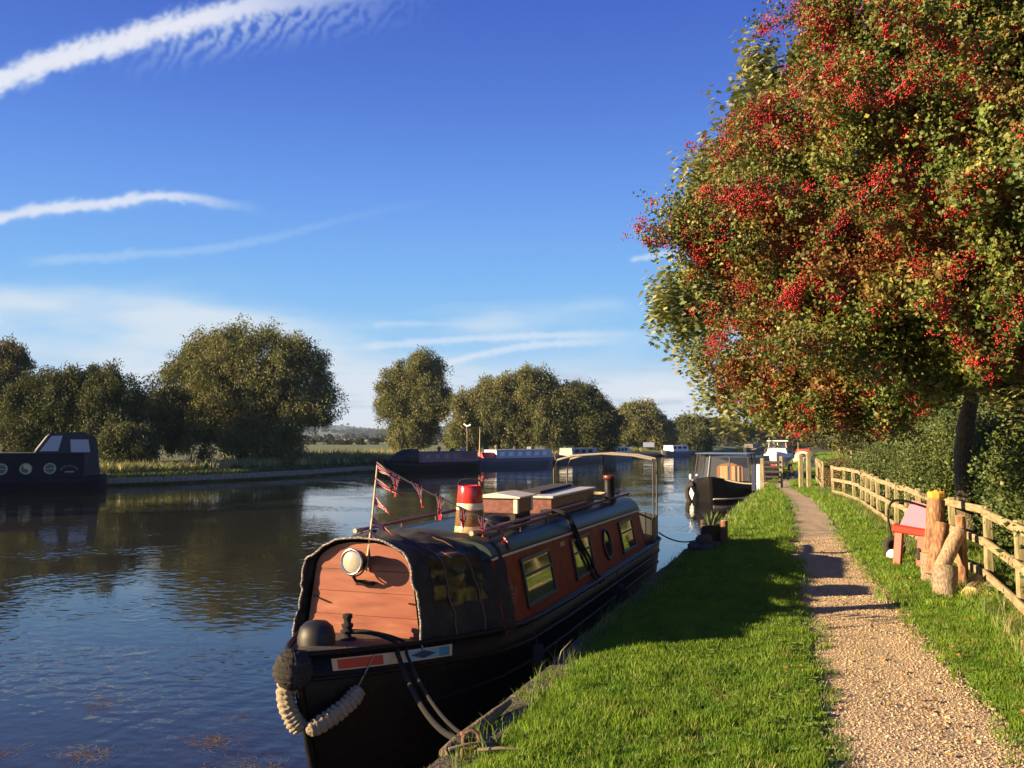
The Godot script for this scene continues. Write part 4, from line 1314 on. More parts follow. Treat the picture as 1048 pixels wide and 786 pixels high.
func main_boat() -> void:
	M.window_frame = mat(lin(0.02, 0.016, 0.014), 0.5)
	M.curtain = nmat([[0.0, lin(0.05, 0.05, 0.028)], [0.5, lin(0.12, 0.12, 0.07)], [1.0, lin(0.18, 0.18, 0.11)]], 0.03, 2.0, 0.9, 0.4, 60, 3, Vector3(1, 0.3, 1))
	M.canvas = nmat([[0.0, lin(0.010, 0.009, 0.007)], [0.5, lin(0.016, 0.014, 0.011)], [0.8, lin(0.028, 0.024, 0.018)], [1.0, lin(0.05, 0.044, 0.032)]], 0.012, 0.9, 0.85, 0.12, 61)
	M.vinyl = mat(lin(0.018, 0.017, 0.010), 0.18)
	M.vinyl.heightmap_enabled = true
	M.vinyl.heightmap_texture = ntex(256, noise(0.02, 3, 62))
	M.vinyl.heightmap_scale = 0.6
	M.vinyl.uv1_triplanar = true
	M.vinyl.uv1_scale = Vector3.ONE * 1.2
	M.board = nmat([[0.0, lin(0.09, 0.026, 0.015)], [0.3, lin(0.18, 0.050, 0.025)], [0.5, lin(0.22, 0.062, 0.031)], [0.75, lin(0.24, 0.078, 0.040)], [1.0, lin(0.30, 0.13, 0.075)]], 0.016, 0.8, 0.5, 0.08, 63, 5, Vector3(0.25, 1.2, 1))
	M.deck = nmat([[0.0, lin(0.03, 0.025, 0.02)], [1.0, lin(0.10, 0.075, 0.05)]], 0.03, 2.0, 0.8, 0.4, 64)
	M.porthole = mat(lin(0.02, 0.02, 0.016), 0.06)
	M.hoop = nmat([[0.0, lin(0.16, 0.14, 0.11)], [1.0, lin(0.42, 0.38, 0.30)]], 0.05, 1.5, 0.5, 0.0, 65)
	M.dark_metal = nmat([[0.0, lin(0.02, 0.02, 0.02)], [0.7, lin(0.05, 0.046, 0.04)], [1.0, lin(0.16, 0.13, 0.10)]], 0.06, 2.0, 0.5, 0.0, 77)
	M.chrome = mat(lin(0.62, 0.60, 0.56), 0.22, 1.0)
	M.lens = nmat([[0.0, lin(0.26, 0.24, 0.19)], [1.0, lin(0.36, 0.34, 0.27)]], 0.03, 4.0, 0.25, 0.0, 68)
	M.cane = nmat([[0.0, lin(0.36, 0.26, 0.15)], [1.0, lin(0.58, 0.47, 0.31)]], 0.05, 3.0, 0.7, 0.0, 69)
	M.box_red = nmat([[0.0, lin(0.09, 0.028, 0.02)], [0.6, lin(0.16, 0.05, 0.035)], [1.0, lin(0.22, 0.09, 0.06)]], 0.02, 1.2, 0.55, 0.0, 73)
	M.pale_top = nmat([[0.0, lin(0.30, 0.30, 0.28)], [1.0, lin(0.55, 0.54, 0.50)]], 0.02, 1.0, 0.6, 0.0, 74)
	M.sack = mat(lin(0.012, 0.012, 0.013), 0.3)
	M.dome = mat(lin(0.008, 0.008, 0.008), 0.55)
	M.hose = mat(lin(0.30, 0.22, 0.12), 0.6)
	M.rope_grey = nmat([[0.0, lin(0.012, 0.011, 0.010)], [0.6, lin(0.05, 0.046, 0.04)], [1.0, lin(0.12, 0.11, 0.095)]], 0.10, 8.0, 0.95, 0.6, 75)
	M.hem = nmat([[0.0, lin(0.03, 0.028, 0.025)], [0.52, lin(0.07, 0.066, 0.06)], [0.62, lin(0.40, 0.38, 0.34)], [1.0, lin(0.55, 0.53, 0.48)]], 0.04, 3.0, 0.8, 0.0, 76)
	var t := thing("red_narrowboat", "red narrowboat with dark green roof and wooden front board, moored at the grass bank", "boat", BOAT)
	# hull
	var rings := []
	for s in STATIONS:
		var r := PackedVector3Array()
		for y in [s[2], 0.72, 0.4, 0.05, -0.3]:
			r.append(hull_point(s[0], -1.0, y))
		for y in [-0.3, 0.05, 0.4, 0.72, s[2]]:
			r.append(hull_point(s[0], 1.0, y))
		r.append(Vector3(0.0, s[2] - 0.012, s[0]))
		rings.append(r)
	var st := mb()
	loft(st, rings, true, true)
	var hull := build(st, "hull", M.black, t)
	for side in [-1.0, 1.0]:
		var g := mb()
		var line := along_hull(5.5, -5.85, side, 0.004, 0.012, 70)
		tube(g, line, 0.022, 7)
		build(g, "gunwale", M.black, hull)
		for y in [[-0.20, 5.45], [0.52, 4.6]]:
			var k := mb()
			tube(k, along_hull(y[1], -5.6, side, y[0], 0.008, 60, y[0] > 0.0), 0.02, 6)
			build(k, "rubbing_strake", M.black, hull)
	var stem := mb()
	tube(stem, [Vector3(0, 1.16, 5.53), hull_point(5.5, 0.0, 0.7) + Vector3(0, 0, 0.03), hull_point(5.5, 0.0, 0.3) + Vector3(0, 0, 0.03), hull_point(5.5, 0.0, -0.25) + Vector3(0, 0, 0.03)], 0.035, 8)
	build(stem, "stem_post", M.black, hull)
	# painted panels on the bow flank: red, a small cream-edged gap, then blue with a dark diamond
	var paint := {"red_panel": mat(lin(0.42, 0.045, 0.035), 0.45), "blue_panel": mat(lin(0.20, 0.34, 0.48), 0.45), "dark_blue_diamond": mat(lin(0.02, 0.05, 0.10), 0.45), "panel_edge": mat(lin(0.55, 0.42, 0.30), 0.5), "teal_end": mat(lin(0.06, 0.22, 0.32), 0.45)}
	for side in [-1.0, 1.0]:
		var strip := func(za: float, zb: float, ya: float, yb: float, out: float, taper := 0.0):
			var s2 := mb()
			for i in 8:
				var u := i / 8.0
				var v := (i + 1) / 8.0
				var p := []
				for q in [[u, 0], [v, 0], [v, 1], [u, 1]]:
					var z := lerpf(za, zb, q[0])
					var ymid := (ya + yb) * 0.5
					var yy: float = lerpf(ya, yb, q[1])
					if taper > 0.0:
						yy = ymid + (yy - ymid) * (1.0 - absf(q[0] * 2.0 - 1.0))
					p.append(hull_point(z, side, station(z)[1] + yy, out))
				if side > 0:
					quad(s2, p[0], p[1], p[2], p[3])
				else:
					quad(s2, p[3], p[2], p[1], p[0])
			return s2
		build(strip.call(5.30, 4.16, -0.150, -0.050, 0.004), "panel_edge", paint.panel_edge, hull)
		build(strip.call(5.26, 4.88, -0.140, -0.060, 0.007), "red_panel", paint.red_panel, hull)
		build(strip.call(4.68, 4.20, -0.140, -0.060, 0.007), "blue_panel", paint.blue_panel, hull)
		build(strip.call(4.62, 4.36, -0.135, -0.065, 0.010, 1.0), "dark_diamond", paint.dark_blue_diamond, hull)
		build(strip.call(4.32, 4.20, -0.140, -0.060, 0.010), "teal_end", paint.teal_end, hull)
	var dk := mb()
	var dp := []
	for i in 13:
		var z := lerpf(5.40, 4.0, i / 12.0)
		var s := station(z)
		dp.append([Vector3(-s[0] + 0.03, s[1] + 0.006, z), Vector3(0, s[1] + 0.02, z), Vector3(s[0] - 0.03, s[1] + 0.006, z)])
	for i in 12:
		quad(dk, dp[i][0], dp[i][1], dp[i + 1][1], dp[i + 1][0])
		quad(dk, dp[i][1], dp[i][2], dp[i + 1][2], dp[i + 1][1])
	build(dk, "foredeck", M.deck, t)
	# cabin: two sides, two ends, roof
	var z0 := 3.45
	var z1 := -3.6
	for side in [-1.0, 1.0]:
		var cs := mb()
		var rows := []
		for z in [z0, z1]:
			rows.append([side_at(z, 0.93, 0, side), side_at(z, roof_drop(1.60, z), 0, side), side_at(z, roof_drop(1.60, z), -0.03, side), side_at(z, 0.93, -0.03, side)])
		var a: Array = rows[0]
		var b: Array = rows[1]
		for k in 4:
			var k2 := (k + 1) % 4
			if side > 0:
				quad(cs, a[k], a[k2], b[k2], b[k])
			else:
				quad(cs, b[k], b[k2], a[k2], a[k])
		var sd := build(cs, "cabin_side", M.red, t)
		var ct := mb()
		beam(ct, side_at(z0 + 0.03, 1.612, 0.008, side), side_at(z1 - 0.03, roof_drop(1.612, z1), 0.008, side), 0.026, 0.026)
		build(ct, "cantrail", M.cream, sd)
		for w in [[2.22, 1.275, 0.95, 0.46], [0.37, 1.265, 0.84, 0.46], [-2.35, 1.245, 0.88, 0.44]]:
			window(t, w[0], w[1], w[2], w[3], side)
		var ph := Node3D.new()
		ph.name = "porthole"
		t.add_child(ph, true)
		var pf := mb()
		var sb := side_basis(side)
		torus(pf, side_at(-0.98, 1.262, 0.012, side), sb * Basis(Vector3.RIGHT, PI / 2), 0.20, 0.022, 28, 6)
		build(pf, "frame", M.window_frame, ph)
		var pg := mb()
		lathe(pg, [[0.2, 0.0], [0.2, 0.006]], 28, side_at(-0.98, 1.262, 0.006, side), sb * Basis(Vector3.RIGHT, PI / 2), false)
		build(pg, "pane", M.porthole, ph)
	for z in [z0, z1]:
		var en := mb()
		var o := cabin_outline(12, z)
		for k in o.size():
			o[k].y = roof_drop(o[k].y, z) if o[k].y > 1.3 else o[k].y
		for k in o.size() - 1:
			if z == z0:
				tri(en, Vector3(0, 1.1, z), o[k + 1], o[k])
			else:
				tri(en, Vector3(0, 1.1, z), o[k], o[k + 1])
		build(en, "cabin_end", M.red, t)
	var rf := mb()
	var rp := [Vector2(-0.835, 1.622), Vector2(-0.83, 1.655), Vector2(-0.805, 1.70), Vector2(-0.755, 1.742), Vector2(-0.66, 1.772), Vector2(-0.45, 1.80), Vector2(-0.2, 1.818), Vector2(0, 1.822), Vector2(0.2, 1.818), Vector2(0.45, 1.80), Vector2(0.66, 1.772), Vector2(0.755, 1.742), Vector2(0.805, 1.70), Vector2(0.83, 1.655), Vector2(0.835, 1.622)]
	var rr2 := []
	for z in steps(z0 + 0.06, z1 - 0.06, 0.7):
		var one := PackedVector3Array()
		for p in rp:
			one.append(Vector3(p.x, roof_drop(p.y, z), z))
		one.append(Vector3(0, 1.50, z))
		rr2.append(one)
	loft(rf, rr2)
	var roof := build(rf, "roof", M.green_paint, t)
	for side in [-1.0, 1.0]:
		var hr := mb()
		tube(hr, [Vector3(side * 0.70, 1.815, 3.35), Vector3(side * 0.70, 1.815, -3.5)], 0.016, 8)
		for k in 8:
			tube(hr, [Vector3(side * 0.70, 1.75, 3.2 - k * 0.94), Vector3(side * 0.70, 1.815, 3.2 - k * 0.94)], 0.012, 6)
		build(hr, "handrail", M.rust, roof)
	# a faded crest drawn in thin lines on the cabin side
	var cr := mb()
	var cb := side_basis()
	var cm := side_at(3.12, 1.27, 0.004)
	var lines := [[-0.10, -0.02, 0.0, 0.10], [0.0, 0.10, 0.11, -0.02], [-0.11, -0.04, 0.11, -0.04], [-0.06, -0.04, 0.0, 0.05], [0.0, 0.05, 0.06, -0.04], [-0.05, -0.07, 0.05, -0.07]]
	for k in 18:
		var a := PI * (0.95 + 1.1 * k / 18.0)
		var a2 := PI * (0.95 + 1.1 * (k + 1) / 18.0)
		lines.append([0.14 * cos(a), 0.11 * sin(a), 0.14 * cos(a2), 0.11 * sin(a2)])
	for l in lines:
		beam(cr, cm + cb * Vector3(l[0], l[1], 0), cm + cb * Vector3(l[2], l[3], 0), 0.004, 0.007, cb.z, 0.0)
	build(cr, "painted_crest", mat(lin(0.34, 0.20, 0.13), 0.6), t)
	var pq := mb()
	box(pq, side_at(1.15, 1.50, 0.006), Vector3(0.2, 0.055, 0.01), side_basis(), 0.003)
	build(pq, "name_plaque", mat(lin(0.30, 0.17, 0.08), 0.5), t)
	# cratch: boards, canvas, lamp
	var cb_node := Node3D.new()
	cb_node.name = "cratch_board"
	t.add_child(cb_node)
	for band in [[0.0, 0.262], [0.266, 0.498], [0.502, 0.72], [0.724, 1.0]]:
		var pk := mb()
		var rr3 := []
		for i in 9:
			var tt: float = lerpf(band[0], band[1], i / 8.0)
			var e := board_half(minf(tt, 0.999))
			var y := 0.99 + 0.85 * tt
			rr3.append(PackedVector3Array([Vector3(e.x, y, BOARD_Z + 0.015), Vector3(e.x, y, BOARD_Z - 0.015), Vector3(e.y, y, BOARD_Z - 0.015), Vector3(e.y, y, BOARD_Z + 0.015)]))
		loft(pk, rr3, true, true, false)
		build(pk, "plank", M.board, cb_node)
	for k in [[-0.5, 1.36, -0.34, 1.31], [0.42, 1.345, 0.52, 1.335]]:
		var tb := mb()
		beam(tb, Vector3(k[0], k[1], BOARD_Z + 0.022), Vector3(k[2], k[3], BOARD_Z + 0.022), 0.02, 0.012)
		build(tb, "strap_peg", M.black, cb_node)
	var cill := mb()
	box(cill, Vector3(-0.05, 0.975, BOARD_Z + 0.03), Vector3(1.24, 0.035, 0.09))
	build(cill, "sill", M.wood, cb_node)
	canvas(t)
	headlamp(t)
	# bow stud, wound with rope
	var bs := mb()
	lathe(bs, [[0.075, 0.0], [0.075, 0.02], [0.035, 0.03], [0.032, 0.06], [0.055, 0.065], [0.058, 0.085], [0.035, 0.09], [0.048, 0.115], [0.05, 0.135], [0.03, 0.14], [0.032, 0.18], [0.042, 0.185], [0.04, 0.215], [0.02, 0.22]], 14, Vector3(0.02, station(4.75)[1] + 0.01, 4.75))
	build(bs, "bow_stud", M.rope_black, t)
	# stern: black dodger panels round the open deck, hood frame
	for side in [-1.0, 1.0]:
		var dg := mb()
		var pts := along_hull(-4.15, -5.72, side, 0.0, -0.04, 12)
		for i in pts.size() - 1:
			quad(dg, pts[i], pts[i + 1], pts[i + 1] + Vector3(0, 0.40, 0), pts[i] + Vector3(0, 0.40, 0))
			var inn := Vector3(-side * 0.015, 0, 0)
			quad(dg, pts[i] + Vector3(0, 0.40, 0) + inn, pts[i + 1] + Vector3(0, 0.40, 0) + inn, pts[i + 1] + inn, pts[i] + inn)
		build(dg, "stern_dodger", M.dome, t)
	for k in [[-4.55, 0.92], [-5.25, 0.86]]:
		var hf := mb()
		var hw: float = k[1]
		var arch := [Vector3(-hw, 0.93, k[0]), Vector3(-hw, 1.6, k[0]), Vector3(-hw, 2.16, k[0]), Vector3(-hw * 0.93, 2.34, k[0]), Vector3(-hw * 0.6, 2.42, k[0]), Vector3(0, 2.46, k[0]), Vector3(hw * 0.6, 2.43, k[0]), Vector3(hw * 0.98, 2.36, k[0]), Vector3(hw, 2.30, k[0]), Vector3(hw, 1.6, k[0]), Vector3(hw, 0.93, k[0])]
		tube(hf, arch, 0.016, 8)
		var hoop := build(hf, "hood_hoop", M.dark_metal, t)
		var hb := mb()
		tube(hb, arch.slice(3, 8), 0.021, 8)
		build(hb, "top_sleeve", M.hoop, hoop)
	var tl := mb()
	tube(tl, curve([Vector3(0.05, 0.95, -5.7), Vector3(0.05, 1.35, -5.75), Vector3(0.05, 1.42, -5.5), Vector3(0.05, 1.46, -4.9)], 4), 0.02, 8)
	build(tl, "tiller", M.metal, t)
	# black straps over the roof and down the side
	for k in [0.0, 0.10]:
		var sp := mb()
		tube(sp, curve([Vector3(0.45, 1.84, 0.72 - k), Vector3(0.72, 1.835, 0.78 - k), Vector3(0.84, 1.70, 0.74 - k), side_at(0.55 - k * 1.2, 1.45, 0.03), side_at(0.32 - k * 1.6, 1.2, 0.04), side_at(0.15 - k * 2.0, 0.98, 0.03), Vector3(1.06, 0.90, 0.1 - k * 2.0)], 5), 0.019, 7)
		build(sp, "roof_strap", M.rope_black, t)

func canvas(t: Node3D) -> void:
	var n := 28
	var a := board_outline(n, 0.03)
	var b := cabin_outline(n, 3.28, 0.03)
	var nz := noise(1.6, 3, 66)
	var fold := noise(3.2, 2, 67)
	var rows := []
	var steps_n := 14
	for j in range(-3, steps_n + 1):
		var u := clampf(float(j) / steps_n, 0.0, 1.0)
		var one := PackedVector3Array()
		for k in a.size():
			var s := float(k) / (a.size() - 1)
			var p := a[k].lerp(b[k], u)
			var away := Vector3(p.x + 0.03, p.y - 1.35, 0).normalized()
			var slack := sin(PI * u)
			p += away * (0.05 * nz.get_noise_3dv(p * Vector3(1, 1, 2.0)) + 0.022 * fold.get_noise_3dv(p * 1.6)) * (0.35 + slack)
			p += away * -0.035 * slack * (1.0 if absf(s - 0.5) < 0.2 else 0.4)
			if s > 0.8 or s < 0.2:     # the skirts billow out
				p += Vector3(signf(p.x) * 0.02 * (1.0 + nz.get_noise_2d(u * 5.0, s * 9.0)), 0, 0)
			if j < 0:      # the front hem stands off the board and curls
				var wave := 0.5 + 0.5 * sin(s * 30.0 + 3.0 * nz.get_noise_2d(s * 2.5, 3.0)) + 0.35 * nz.get_noise_2d(s * 5.0, 8.0)
				var loose := 1.0 - smoothstep(0.25, 0.5, s)
				p.z += -j * 0.03
				p += away * (0.024 * wave * loose + 0.008 * wave) * -j * 0.6
			one.append(p)
		rows.append(one)
	var st := mb()
	loft(st, rows, false, false)
	var cv := build(st, "cratch_canvas", M.canvas, t)
	# the hem: a thick pale-worn edge
	var hem := mb()
	var hp := []
	for p in rows[0]:
		hp.append(p)
	tube(hem, hp, 0.011, 6)
	build(hem, "hem", M.hem, cv)
	# clear vinyl windows sewn into both flanks
	for lo in [38, 7]:
		var vw := mb()
		vw.set_smooth_group(1)
		for j in range(5, 13):
			for k in range(lo, lo + 12):
				var q := []
				for d in [[0, 0], [0, 1], [1, 1], [1, 0]]:
					var p: Vector3 = rows[j + d[0]][k + d[1]]
					q.append(p + Vector3(p.x, 0.25 * (p.y - 1.2), 0).normalized() * 0.007)
				quad(vw, q[0], q[1], q[2], q[3])
		build(vw, "vinyl_window", M.vinyl, cv)
	var seam := mb()
	for lo in [0.30, 0.62]:
		var line := []
		for k in range(33, 57):
			var f: float = 3 + lo * steps_n
			var p: Vector3 = rows[int(f)][k].lerp(rows[int(f) + 1][k], fmod(f, 1.0))
			line.append(p + Vector3(0.012, 0, 0))
		tube(seam, line, 0.007, 5)
	build(seam, "zip", M.rust, cv)

func headlamp(t: Node3D) -> void:
	var l := Node3D.new()
	l.name = "headlamp"
	t.add_child(l)
	var c := Vector3(-0.02, 1.70, 4.60)
	var b := up_to(Vector3(-0.12, 0.05, 1.0))
	var st := mb()
	lathe(st, [[0.02, -0.15], [0.055, -0.14], [0.085, -0.09], [0.102, -0.02], [0.106, 0.0], [0.106, 0.02]], 28, c, b)
	build(st, "shell", M.black, l)
	st = mb()
	torus(st, c + b.y * 0.02, b, 0.104, 0.011, 32, 8)
	build(st, "rim", M.chrome, l)
	st = mb()
	lathe(st, [[0.10, 0.012], [0.08, 0.026], [0.04, 0.034], [0.002, 0.036]], 28, c, b, true, false)
	build(st, "lens", M.lens, l)
	st = mb()
	var p := []
	for k in 13:
		var a := PI * k / 12.0
		p.append(c + b * Vector3(cos(a) * 0.122, -0.02, sin(a) * 0.122 * (1.0 if b.z.y < 0 else -1.0)))
	tube(st, p, 0.007, 6)
	tube(st, [c + Vector3(0, -0.12, -0.01), c + Vector3(0.0, -0.17, -0.06), Vector3(0.0, 1.51, BOARD_Z + 0.02)], 0.014, 6)
	box(st, Vector3(0.02, 1.50, BOARD_Z + 0.05), Vector3(0.16, 0.035, 0.06))
	build(st, "bracket", M.black, l)

# ---------------------------------------------------------------- things standing or lying on the roof
func flag_texture() -> ImageTexture:   # crosses of red on white on blue
	var im := Image.create(128, 64, false, Image.FORMAT_RGB8)
	for j in 64:
		for i in 128:
			var x := absf(i - 63.5)
			var y := absf(j - 31.5)
			var d1 := absf((i - 63.5) * 0.5 - (j - 31.5)) * 0.894
			var d2 := absf((i - 63.5) * 0.5 + (j - 31.5)) * 0.894
			var c := Color(0.06, 0.09, 0.24)
			if minf(d1, d2) < 5.0:
				c = Color(0.86, 0.82, 0.78)
			if minf(d1, d2) < 1.8:
				c = Color(0.74, 0.10, 0.12)
			if x < 8.5 or y < 8.5:
				c = Color(0.86, 0.82, 0.78)
			if x < 4.8 or y < 4.8:
				c = Color(0.74, 0.10, 0.12)
			im.set_pixel(i, j, c)
	return ImageTexture.create_from_image(im)

func pennant(parent: Node3D, a: Vector3, b: Vector3, tip: Vector3, m: Material, sway: float) -> void:
	var st := SurfaceTool.new()
	st.begin(Mesh.PRIMITIVE_TRIANGLES)
	st.set_smooth_group(1)
	var n := (b - a).cross(tip - a).normalized()
	var rows := []
	for j in 7:
		var v := j / 6.0
		var one := []
		for i in 5:
			var u := i / 4.0
			var p := a.lerp(b, 0.5 + (u - 0.5) * (1.0 - v)).lerp(tip, 0.0) + (tip - a.lerp(b, 0.5)) * v
			p += n * sin(v * 5.0 + u * 2.5 + sway) * 0.016 * (0.3 + v)
			one.append([p, Vector2(v * 0.9, 0.5 + (u - 0.5) * (1.0 - v))])
		rows.append(one)
	for j in 6:
		for i in 4:
			for q in [[0, 0], [0, 1], [1, 1], [0, 0], [1, 1], [1, 0]]:
				var e: Array = rows[j + q[0]][i + q[1]]
				st.set_uv(e[1])
				st.add_vertex(e[0])
	st.generate_normals()
	put(st.commit(), "flag", m, parent)

func roof_things() -> void:
	# bunting: a cane at the cratch, a cord down to the roof rail, little flags on both
	var fm := mat(Color.WHITE, 0.85)
	fm.albedo_texture = flag_texture()
	fm.cull_mode = BaseMaterial3D.CULL_DISABLED
	fm.backlight_enabled = true
	fm.backlight = lin(0.3, 0.3, 0.3)
	var bt := thing("bunting", "string of union flag pennants from a thin cane to the boat roof", "bunting", BOAT)
	var foot := Vector3(0.02, 1.60, 4.44)
	var top := Vector3(0.05, 2.52, 4.30)
	var low := Vector3(0.62, 1.98, 3.22)
	var end := Vector3(0.70, 1.83, 2.9)
	var st := mb()
	tube(st, [foot, foot.lerp(top, 0.5) + Vector3(0.006, 0, 0), top], [0.011, 0.010, 0.008], 8)
	build(st, "cane", M.cane, bt)
	st = mb()
	var cord := sagging(top, low, 0.02) + sagging(low, end, 0.01, 5)
	tube(st, cord, 0.007, 6)
	build(st, "cord", M.cane, bt)
	for k in [0.30, 0.44, 0.62, 0.78, 0.93]:
		var p := foot.lerp(top, k)
		pennant(bt, p, p + Vector3(0, 0.085, 0), p + Vector3(rr(0.17, 0.24), -rr(0.03, 0.12), -rr(0.02, 0.12)), fm, k * 9.0)
	for k in [0.10, 0.30, 0.53, 0.76, 0.96]:
		var p := top.lerp(low, k)
		var q := top.lerp(low, k + 0.10)
		pennant(bt, p, q, p.lerp(q, 0.5) + Vector3(rr(-0.02, 0.07), -rr(0.19, 0.25), rr(-0.03, 0.05)), fm, k * 7.0)
	pennant(bt, end, end + Vector3(0.02, 0.05, 0.08), end + Vector3(0.14, -0.20, 0.12), fm, 2.0)
	# the painted can
	var can := thing("painted_water_can", "tall painted water can with red, cream and green bands on the boat roof", "can", BOAT + Vector3(0.42, 1.805, 3.02))
	var bands := [["foot_band", 0.155, 0.150, 0.0, 0.07, mat(lin(0.58, 0.46, 0.24), 0.25, 0.4)], ["rose_band", 0.150, 0.136, 0.07, 0.23, nmat([[0.0, lin(0.02, 0.05, 0.02)], [0.55, lin(0.07, 0.06, 0.02)], [0.62, lin(0.42, 0.26, 0.05)], [0.75, lin(0.40, 0.04, 0.03)], [1.0, lin(0.5, 0.40, 0.2)]], 0.05, 3.0, 0.25, 0.0, 70)], ["cream_band", 0.137, 0.130, 0.23, 0.295, mat(lin(0.66, 0.56, 0.36), 0.3)], ["red_band", 0.130, 0.118, 0.295, 0.46, mat(lin(0.46, 0.03, 0.028), 0.2)]]
	for b in bands:
		st = mb()
		lathe(st, [[b[1], b[3]], [b[1] + 0.003, b[3] + 0.006], [b[2] + 0.003, b[4] - 0.006], [b[2], b[4]]], 28, Vector3.ZERO, Basis.IDENTITY, true, true)
		build(st, b[0], b[5], can)
	st = mb()
	torus(st, Vector3(0, 0.46, 0), Basis.IDENTITY, 0.116, 0.009, 28, 8)
	build(st, "lip", mat(lin(0.46, 0.03, 0.028), 0.2), can)
	st = mb()
	tube(st, curve([Vector3(-0.118, 0.44, 0), Vector3(-0.115, 0.505, 0), Vector3(-0.05, 0.53, 0.0), Vector3(0.05, 0.53, 0.0), Vector3(0.115, 0.505, 0), Vector3(0.118, 0.44, 0)], 4), 0.009, 6)
	build(st, "handle", M.black, can)
	# the box with a cream lid, on dark crates
	var bx := thing("roof_box", "wooden roof box with a cream hinged lid and cream corner posts", "box", BOAT + Vector3(0.36, 1.795, 1.78))
	for k in [-1.0, 1.0]:
		st = mb()
		box(st, Vector3(k * 0.18, 0.06, 0), Vector3(0.06, 0.12, 0.52))
		build(st, "bearer", M.dim, bx)
	st = mb()
	box(st, Vector3(0, 0.205, 0), Vector3(0.46, 0.17, 0.54), Basis.IDENTITY, 0.008)
	build(st, "body", M.box_red, bx)
	for x in [-1.0, 1.0]:
		for z in [-1.0, 1.0]:
			st = mb()
			box(st, Vector3(x * 0.215, 0.205, z * 0.255), Vector3(0.05, 0.166, 0.05))
			build(st, "corner_post", M.cream, bx)
	st = mb()
	var lid := []
	for z in [-0.31, 0.31]:
		lid.append(PackedVector3Array([Vector3(-0.275, 0.291, z), Vector3(-0.275, 0.306, z), Vector3(0.0, 0.345, z), Vector3(0.275, 0.306, z), Vector3(0.275, 0.291, z)]))
	loft(st, lid, true, true, false)
	build(st, "lid", M.cream, bx)
	var sl := thing("black_sack", "black plastic sack slumped in front of the roof box", "sack", BOAT + Vector3(0.40, 1.80, 2.30))
	st = mb()
	var nz := noise(5.0, 3, 72)
	var rings := []
	for j in 9:
		var a := PI * j / 8.0 - PI / 2
		var one := PackedVector3Array()
		for k in 14:
			var d := Vector3(cos(TAU * k / 14) * cos(a) * 0.20, 0.06 + sin(a) * 0.065, sin(TAU * k / 14) * cos(a) * 0.14)
			one.append(d * (1.0 + 0.5 * nz.get_noise_3dv(d * 2.0)) if j > 2 else Vector3(d.x, maxf(d.y, 0.0), d.z))
		rings.append(one)
	loft(st, rings)
	build(st, "bag", M.sack, sl)
	# the sliding hatch, long and low with a pale top
	var ht := thing("hatch_box", "long red hatch box with a pale flat top behind the roof box", "box", BOAT + Vector3(0.22, 1.80, -0.5))
	st = mb()
	box(st, Vector3(0, 0.09, 0), Vector3(0.68, 0.2, 2.2), Basis.IDENTITY, 0.01)
	build(st, "body", M.box_red, ht)
	st = mb()
	box(st, Vector3(0, 0.206, 0), Vector3(0.74, 0.03, 2.28), Basis.IDENTITY, 0.01)
	build(st, "top", M.pale_top, ht)
	st = mb()
	box(st, Vector3.ZERO, Vector3(0.30, 0.04, 1.9), Basis(Vector3.UP, 0.05), 0.006)
	var gp := build(st, "gang_plank", M.dim)
	gp.position = BOAT + Vector3(0.12, 2.042, -0.65)
	tag(gp, "dark plank lying along the pale hatch top", "plank")
	# chimney
	var ch := thing("chimney", "short black stove chimney with a copper-coloured top band", "chimney", BOAT + Vector3(0.62, 1.74, -2.35))
	st = mb()
	lathe(st, [[0.11, 0.0], [0.11, 0.02], [0.085, 0.03], [0.082, 0.36]], 24)
	build(st, "pipe", M.black, ch)
	st = mb()
	lathe(st, [[0.084, 0.36], [0.096, 0.362], [0.096, 0.425], [0.088, 0.43], [0.08, 0.40]], 24, Vector3.ZERO, Basis.IDENTITY, true, false)
	build(st, "top_band", mat(lin(0.16, 0.05, 0.045), 0.4, 0.5), ch)
	# boat poles along the rails, a hose
	var poles := [["long faded pink boat pole lying along the bank-side roof rail", Vector3(0.60, 1.842, 3.3), Vector3(0.60, 1.845, -0.9), mat(lin(0.38, 0.16, 0.17), 0.6), 0.02], ["red boat hook shaft lying along the water-side roof rail", Vector3(-0.56, 1.842, 3.45), Vector3(-0.60, 1.845, 0.3), mat(lin(0.30, 0.07, 0.08), 0.6), 0.018], ["dark boat shaft beside the pale hatch box", Vector3(0.52, 1.835, -0.6), Vector3(0.55, 1.835, -3.4), M.rust, 0.02]]
	for p in poles:
		var po := thing("boat_pole", p[0], "pole", BOAT)
		st = mb()
		tube(st, [p[1], p[2]], p[4], 8)
		build(st, "shaft", p[3], po)
		st = mb()
		tube(st, [p[1] + Vector3(0, 0, 0.0), p[1] + Vector3(0, 0, 0.14)], p[4] * 1.25, 8)
		build(st, "end_cap", M.cane, po)
	st = mb()
	var hose := []
	for k in 60:
		var a := k * 0.42
		hose.append(Vector3(cos(a) * (0.17 + 0.0006 * k), 0.012 + k * 0.0012 + 0.012 * sin(a * 0.37), sin(a) * (0.26 + 0.0006 * k)))
	tube(st, hose, 0.013, 6)
	var hs := build(st, "coiled_hose", M.hose)
	hs.position = BOAT + Vector3(0.50, 1.83, -1.7)
	tag(hs, "coil of tan hose beside the stove chimney", "hose")

